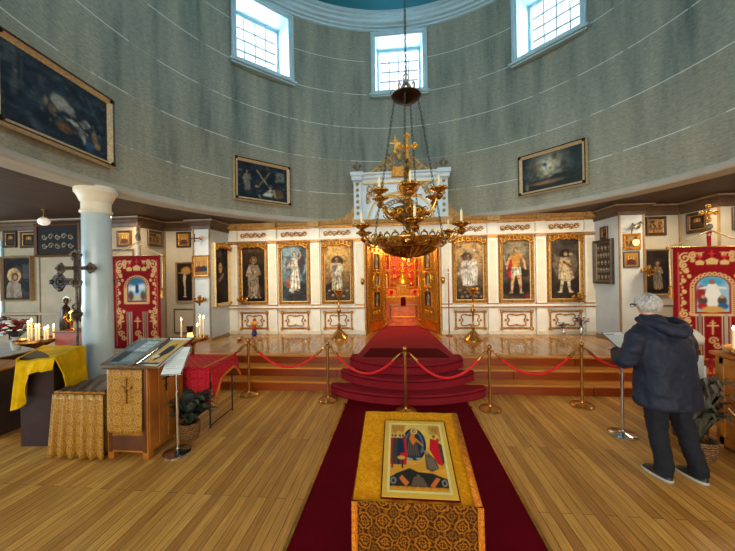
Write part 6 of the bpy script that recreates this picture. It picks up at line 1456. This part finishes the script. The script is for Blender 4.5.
t = thing('wall_cross', 'small dark cross on a bracket high on the left pier', 'cross', (-4.66, 7.02, 2.86)); MB().box(-.16, .06, -.10, -.08, .0, .03).box(-.06, -.03, -.10, -.08, -.07, .12).build('cross', 'dark_bronze', t); MB().tube([(.05, .03, .0), (.05, -.06, .02), (.0, -.09, .015)], .014, 6).spiral((.06, 0.02), .05, 1.2, 0, .01, 1, -.02).build('bracket', 'old_brass', t)
t = thing('bird_bracket', 'small pale carved bird-like bracket high on the right pier', 'bracket', (4.80, 7.03, 2.80)); MB().tube([(.12, .0, .02), (.08, -.08, .08), (.0, -.10, .06), (-.06, -.10, 0), (-.08, -.08, -.10)], [.02, .03, .034, .022, .006], 8).tube([(.0, -.1, .07), (.08, -.12, .13), (.16, -.1, .09)], [.012, .024, .006], 8).tube([(.0, -.1, .05), (-.07, -.12, .10), (-.10, -.1, .0)], [.012, .022, .006], 8).build('carving', 'silver', t)
t = thing('icon_lamp', 'small lit golden lamp in front of the icon on the right pier', 'lamp', (4.80, 6.93, 2.46)); MB().lathe([(.02, 0), (.04, .02), (.055, .06), (.05, .10), (.03, .12)], seg=14).build('lamp_glass', 'lit_glass', t); MB().tube([(0, .11, .1), (0, .03, .02)], .01, 6).build('bracket', 'old_brass', t)
hanging_lamp('ornate silver-brown bracket lamp between the small pier icons and the monk icon', 4.98, 6.86, 1.92, 7.045)

# flowers and small things on the stage
bouquet('stage_flowers', 'glass vase of small white flowers on the stage at the right', (3.78, 7.74, H0), 'chrome', 14, .13, .16, ['white_flower', 'dry_leaf'], 11, .17, .035, 'flower vases on the stage', .022)
bouquet('stage_flowers', 'slim vase of red and blue flowers on the stage at the right', (4.12, 7.66, H0), 'chrome', 22, .19, .22, ['red_flower', 'blue_ceramic', 'white_flower'], 12, .24, .035, 'flower vases on the stage', .026)
plain('doll_red', rgb(170, 30, 34), .5, 0, .1, 9); plain('doll_yellow', rgb(222, 158, 30), .5, 0, .1, 9)
t = thing('flower_urn', 'small blue vase with a red and yellow posy on the stage at the left', 'vase', (-3.62, 7.62, H0))
MB().lathe([(.055, 0), (.075, .03), (.08, .10), (.06, .15), (.05, .17)], seg=16).build('vase', 'blue_ceramic', t); MB().lathe([(.05, .16), (.075, .20), (.07, .27), (.04, .32)], seg=14).ball((.02, -.02, .49), .055, 10).build('red_blossoms', 'doll_red', t); MB().ball((.06, -.03, .39), .07, 10).ball((-.06, 0, .37), .06, 10).ball((.0, -.04, .42), .055, 10).build('yellow_blossoms', 'doll_yellow', t)
t.scale = (.8, .8, .82)
t = thing('small_dish', 'little red and white dish on the stage floor by the left stanchion', 'dish', (-3.72, 7.05, H0)); MB().lathe([(.03, 0), (.06, .03), (.05, .05), (0, .045)], seg=14).build('dish', 'doll_red', t); MB().ball((0, 0, .05), .03, 8).build('candle_stub', 'wax', t)

# ================================================================ RIGHT SIDE
rc = thing('candle_cabinet', 'tall orange-brown wooden cabinet with candles on top at the right edge', 'cabinet', (4.0, 3.9, 0))
q = [(3.36, 2.9), (4.5, 2.9), (4.5, 3.86), (3.36, 3.86)]; cz = 1.05
part(MB().box(3.46, 4.5, 2.7, 3.86, .05, cz - .04), 'body', 'cabinet_wood', rc, bevel=.008); part(MB().box(3.43, 4.53, 2.67, 3.90, cz - .04, cz), 'top_board', 'cabinet_wood', rc, bevel=.008); part(MB().box(3.50, 4.46, 2.74, 3.82, 0, .05), 'plinth', 'dark_wood', rc)
b = MB()
for y in (3.84, 3.45, 3.05): b.box(3.445, 3.46, y - .09, y - .04, .06, cz - .05)
b.box(3.445, 3.46, 2.7, 3.80, cz - .12, cz - .05).box(3.445, 3.46, 2.7, 3.80, .06, .15); part(b, 'side_frame', 'cabinet_wood', rc, bevel=.004)
part(MB().tube([(3.44, 3.7, .48), (3.43, 3.45, .32), (3.435, 3.2, .26), (3.44, 2.9, .24)], .006, 5), 'cord', 'wax', rc)
t = thing('candle_sandbox', 'ornate brass candle tray on the right wooden cabinet', 'candle tray', (3.68, 3.64, cz)); MB().lathe([(.20, 0), (.22, .03), (.25, .05), (.25, .07), (.23, .06), (0, .055)], seg=30).build('tray', 'gold', t); b = MB()
for k in range(20): a = 2 * PI * k / 20; b.ball((.235 * math.cos(a), .235 * math.sin(a), .045), .022, 6)
b.build('beaded_rim', 'pale_gilt', t)
for x, y, h, l in ((3.52, 3.72, .20, 'lit candle at the left on the right-hand tray'), (3.63, 3.60, .22, 'thick lit candle in the middle of the right-hand tray'), (3.80, 3.70, .24, 'lit candle at the right on the right-hand tray')): candle(x, y, cz + .055, h, l, 'lit candles on the right cabinet', .015)
point('candle_glow', (3.65, 3.65, 1.5), 3.0, (1, .62, .28), .05)
t = thing('paper_bag', 'white paper bag with sheets standing between person and cabinet', 'bag', (3.18, 3.92, 0)); 
part(MB().box(3.20, 3.46, 3.93, 4.10, 0, .50), 'stool', 'dark_wood', t, bevel=.01); part(MB().slab([(3.22, 3.96), (3.44, 3.93), (3.47, 4.05), (3.25, 4.08)], .50, .86), 'bag', 'paper', t, bevel=.01); part(MB().slab([(3.23, 3.935), (3.40, 3.915), (3.41, 3.94), (3.24, 3.955)], .62, .98), 'sheets', 'grey_cloth', t, bevel=.002)
t = thing('rolled_cloth', 'grey and white crumpled cloth at the end of the right cabinet', 'cloth', (3.46, 4.23, 0)); part(MB().box(3.36, 3.56, 4.13, 4.33, 0, 1.0), 'stand', 'dark_wood', t, bevel=.01)
part(MB().grid(lambda u, v: (3.46 + (.15 + .03 * math.sin(u * 31)) * math.cos(u * 2 * PI) * math.sin(PI * v * .98 + .02), 4.23 + (.15 + .02 * math.sin(u * 23)) * math.sin(u * 2 * PI) * math.sin(PI * v * .98 + .02), 1.0 + .17 * (1 - math.cos(PI * v)) * .7 + .012 * math.sin(u * 40 + v * 20)), 48, 14, True), 'cloth', 'grey_cloth', t)
potted('dry grey-green plant in a dark basket on the floor between person and cabinet', (3.08, 3.62, 0), .15, .20, 170, .30, .72, 'dry_leaf', 9)
# ================================================================ THE PERSON
PX, PY = 2.49, 3.27
pn = thing('person', 'grey-haired person in dark blue hooded jacket and trousers standing at the right', 'person', (PX, PY, 0), R(14))
pn.scale = (1, 1, .985)
def skin_mesh(name, verts, edges, radii, mat, parent, root=0, sub=2):
    me = bpy.data.meshes.new(name); me.from_pydata(verts, edges, []); me.update()
    o = bpy.data.objects.new(name, me); col.objects.link(o); o.parent = parent
    md = o.modifiers.new('skin', 'SKIN'); md.use_smooth_shade = True
    for i, r_ in enumerate(radii):
        d = me.skin_vertices[0].data[i]; d.radius = (r_, r_) if isinstance(r_, (int, float)) else r_; d.use_root = (i == root)
    s_ = o.modifiers.new('sub', 'SUBSURF'); s_.levels = s_.render_levels = sub
    me.materials.append(MATS[mat]); return o
# local frame: +y is where the person faces, x to the right
V = [(0, 0, .88), (0, .01, 1.02), (0, .03, 1.20), (0, .055, 1.36), (0, .08, 1.45), (0, .115, 1.51), (0, .14, 1.575), (0, .15, 1.64), (0, .145, 1.69)]
Rr = [.14, .14, .145, .13, .06, .055, .078, .085, .055]
E_ = [(i, i + 1) for i in range(8)]
def addc(start, pts, rs):
    p = start
    for q, r_ in zip(pts, rs): V.append(q); Rr.append(r_); E_.append((p, len(V) - 1)); p = len(V) - 1
    return p
for sx in (-1, 1):
    addc(0, [(sx * .10, 0, .80), (sx * .122 + .039, -.03 - .024 * sx, .46), (sx * .137 + .075, -.09 - .04 * sx, .10), (sx * .138 + .08, .0 - .04 * sx, .05)], [.10, .065, .045, .035])
hands = []
for sx in (-1, 1):
    el = (sx * .33, .06, 1.12); wr = (sx * .16, .32, 1.14)
    w = addc(3, [(sx * .19, .05, 1.38), el, wr, (sx * .13, .38, 1.145)], [.06, .045, .028, (.032, .022)]); hands.append((w, sx))
for w, sx in hands:
    x, y, z = V[w]
    for k in range(4):
        dx = (k - 1.5) * .021; L = (.030, .036, .034, .026)[k]
        addc(w, [(x + dx, y + .028, z + .002), (x + dx, y + .028 + L * .8, z - .004), (x + dx, y + .028 + L * 1.3, z - .026)], [.009, .0085, .0075])
    addc(w, [(x - sx * .030, y + .005, z + .006), (x - sx * .042, y + .035, z + .002)], [.010, .008])
skin_mesh('body', V, E_, Rr, 'skin', pn)
# face details and head
hd = (0, .155, 1.625)
MB().tube([(hd[0], hd[1] + .085, hd[2] + .015), (hd[0], hd[1] + .105, hd[2] - .01), (hd[0], hd[1] + .092, hd[2] - .022)], [.008, .014, .010], 8).build('nose', 'skin', pn)
for sx in (-1, 1): MB().lathe([(.001, -.006), (.024, -.004), (.028, .004), (.012, .008)], (hd[0] + sx * .088, hd[1] - .0, hd[2] - .005), 12, sx=.35).build('ear', 'skin', pn)
# hair: cap over the skull with uneven strands
def hairfn(u, v):
    th = u * 2 * PI; ph = v * 2.4; rr = .106 + .005 * math.sin(th * 17 + ph * 9) + .004 * math.sin(th * 31 + 2)
    front = math.sin(th)
    ph *= 1 - .48 * max(0, min(1, (front + .35) / 1.1))
    rr *= 1 - .10 * max(0, v - .75) / .25
    return (hd[0] + rr * .93 * math.sin(ph) * math.cos(th), hd[1] - .010 + rr * 1.10 * math.sin(ph) * math.sin(th), hd[2] + .012 + rr * 1.02 * math.cos(ph))
MB().grid(hairfn, 72, 20, True).build('hair', 'hair', pn, solid=.006)
b = MB().tube([(-.092, hd[1], hd[2] + .01), (-.085, hd[1] + .09, hd[2] + .005), (-.02, hd[1] + .108, hd[2] + .005), (.02, hd[1] + .108, hd[2] + .005), (.085, hd[1] + .09, hd[2] + .005), (.092, hd[1], hd[2] + .01)], .004, 6)
for sx in (-1, 1): b.tube([(sx * .042 + .026 * math.cos(a), hd[1] + .103, hd[2] - .004 + .02 * math.sin(a)) for a in np.linspace(0, 2 * PI, 13)], .003, 5, False)
b.build('glasses', 'black', pn)
# jacket: lofted body, sleeves and hood fused by a fine remesh, wrinkles by displacement
def loft(rings, seg=32):      # (z, cx, cy, rx, ry)
    b = MB(); n = len(rings); vs = []
    for z, x, y, rx, ry in rings:
        for k in range(seg):
            a = 2 * PI * k / seg; c, s_ = math.cos(a), math.sin(a); e_ = .80
            vs.append((x + rx * math.copysign(abs(c) ** e_, c), y + ry * math.copysign(abs(s_) ** e_, s_), z))
    fs = [(i * seg + k, i * seg + (k + 1) % seg, (i + 1) * seg + (k + 1) % seg, (i + 1) * seg + k) for i in range(n - 1) for k in range(seg)]
    fs += [tuple(range(seg))[::-1], tuple((n - 1) * seg + k for k in range(seg))]
    return b.add(vs, fs)
jk = loft([(.70, 0, -.02, .272, .20), (.73, 0, -.02, .278, .205), (.85, 0, -.015, .266, .195), (.98, 0, -.005, .258, .185), (1.10, 0, .005, .262, .188), (1.22, 0, .02, .268, .182), (1.32, 0, .035, .262, .165), (1.39, 0, .05, .235, .14), (1.44, 0, .065, .175, .115), (1.475, 0, .085, .115, .10), (1.51, 0, .10, .088, .088), (1.535, 0, .105, .08, .085)])
for sx in (-1, 1):
    jk.tube([(sx * .14, .045, 1.38), (sx * .25, .04, 1.33), (sx * .315, .03, 1.22), (sx * .345, .05, 1.12), (sx * .31, .14, 1.095), (sx * .235, .24, 1.11), (sx * .185, .30, 1.125)], [.08, .092, .086, .082, .075, .064, .056], 16)
# hood lying on the back
jk.tube([(-.115, .15, 1.50), (-.145, .04, 1.485), (-.12, -.07, 1.455), (-.06, -.135, 1.425), (.0, -.15, 1.41), (.06, -.135, 1.425), (.12, -.07, 1.455), (.145, .04, 1.485), (.115, .15, 1.50)], [.028, .040, .050, .060, .066, .060, .050, .040, .028], 12)
jo = jk.build('jacket', 'navy_cloth', pn)
md = jo.modifiers.new('r', 'REMESH'); md.mode = 'VOXEL'; md.voxel_size = .011; md.use_smooth_shade = True
sm = jo.modifiers.new('sm', 'SMOOTH'); sm.factor = .6; sm.iterations = 5
def wrinkles(o, size, strength, name):
    tx = bpy.data.textures.new(name, 'CLOUDS'); tx.noise_scale = size; tx.noise_depth = 2
    d = o.modifiers.new('d', 'DISPLACE'); d.texture = tx; d.strength = strength; d.mid_level = .5; d.texture_coords = 'LOCAL'
wrinkles(jo, .13, .045, 'jacket_folds'); wrinkles(jo, .05, .006, 'jacket_creases')
MB().grid(lambda u, v: (.276 * math.cos(u * 2 * PI), -.02 + .205 * math.sin(u * 2 * PI), .705 + .03 * v), 48, 2, True).build('jacket_hem', 'navy_cloth', pn, solid=.008)
for sx in (-1, 1): MB().tube([(sx * .19, .295, 1.124), (sx * .165, .325, 1.132)], [.058, .052], 16).build('cuff', 'denim', pn)
# trousers
tr = MB(); fo = lambda q: .11 if q > 0 else .03; lx = lambda z: .085 * max(0, 1 - z / .85)
for sx in (-1, 1):
    tr.tube([(sx * .085, -.005, .92), (sx * .10, 0, .80), (sx * .112 + lx(.62), .01 - fo(sx) * .3, .62), (sx * .122 + lx(.45), .015 - fo(sx) * .6, .45), (sx * .13 + lx(.28), -fo(sx) * .8, .28), (sx * .135 + lx(.13), -.01 - fo(sx), .13), (sx * .138 + lx(.05), -fo(sx), .05)], [.118, .108, .090, .080, .073, .070, .074], 20)
tr.add([], []); tr.box(-.12, .12, -.10, .10, .74, .92)
to = tr.build('trousers', 'denim', pn)
md = to.modifiers.new('r', 'REMESH'); md.mode = 'VOXEL'; md.voxel_size = .011; md.use_smooth_shade = True
sm = to.modifiers.new('sm', 'SMOOTH'); sm.factor = .6; sm.iterations = 6
wrinkles(to, .09, .035, 'trouser_folds')
for sx in (-1, 1):
    dy = -fo(sx); dx_ = .08; s_ = loft([(0, sx * .14, .06, .048, .135), (.015, sx * .14, .06, .052, .14), (.02, sx * .14, .06, .048, .135), (.05, sx * .14, .045, .046, .118), (.085, sx * .138, .015, .042, .075), (.10, sx * .138, .0, .04, .055)], 24)
    s_.move(lambda x, y, z: (x + dx_, y + dy, z)); so = s_.build('shoe', 'shoe', pn); loft([(0.001, sx * .14 + dx_, .06 + dy, .052, .14), (.016, sx * .14 + dx_, .06 + dy, .054, .143), (.022, sx * .14 + dx_, .06 + dy, .050, .138)], 24).build('sole', 'grey_cloth', so)
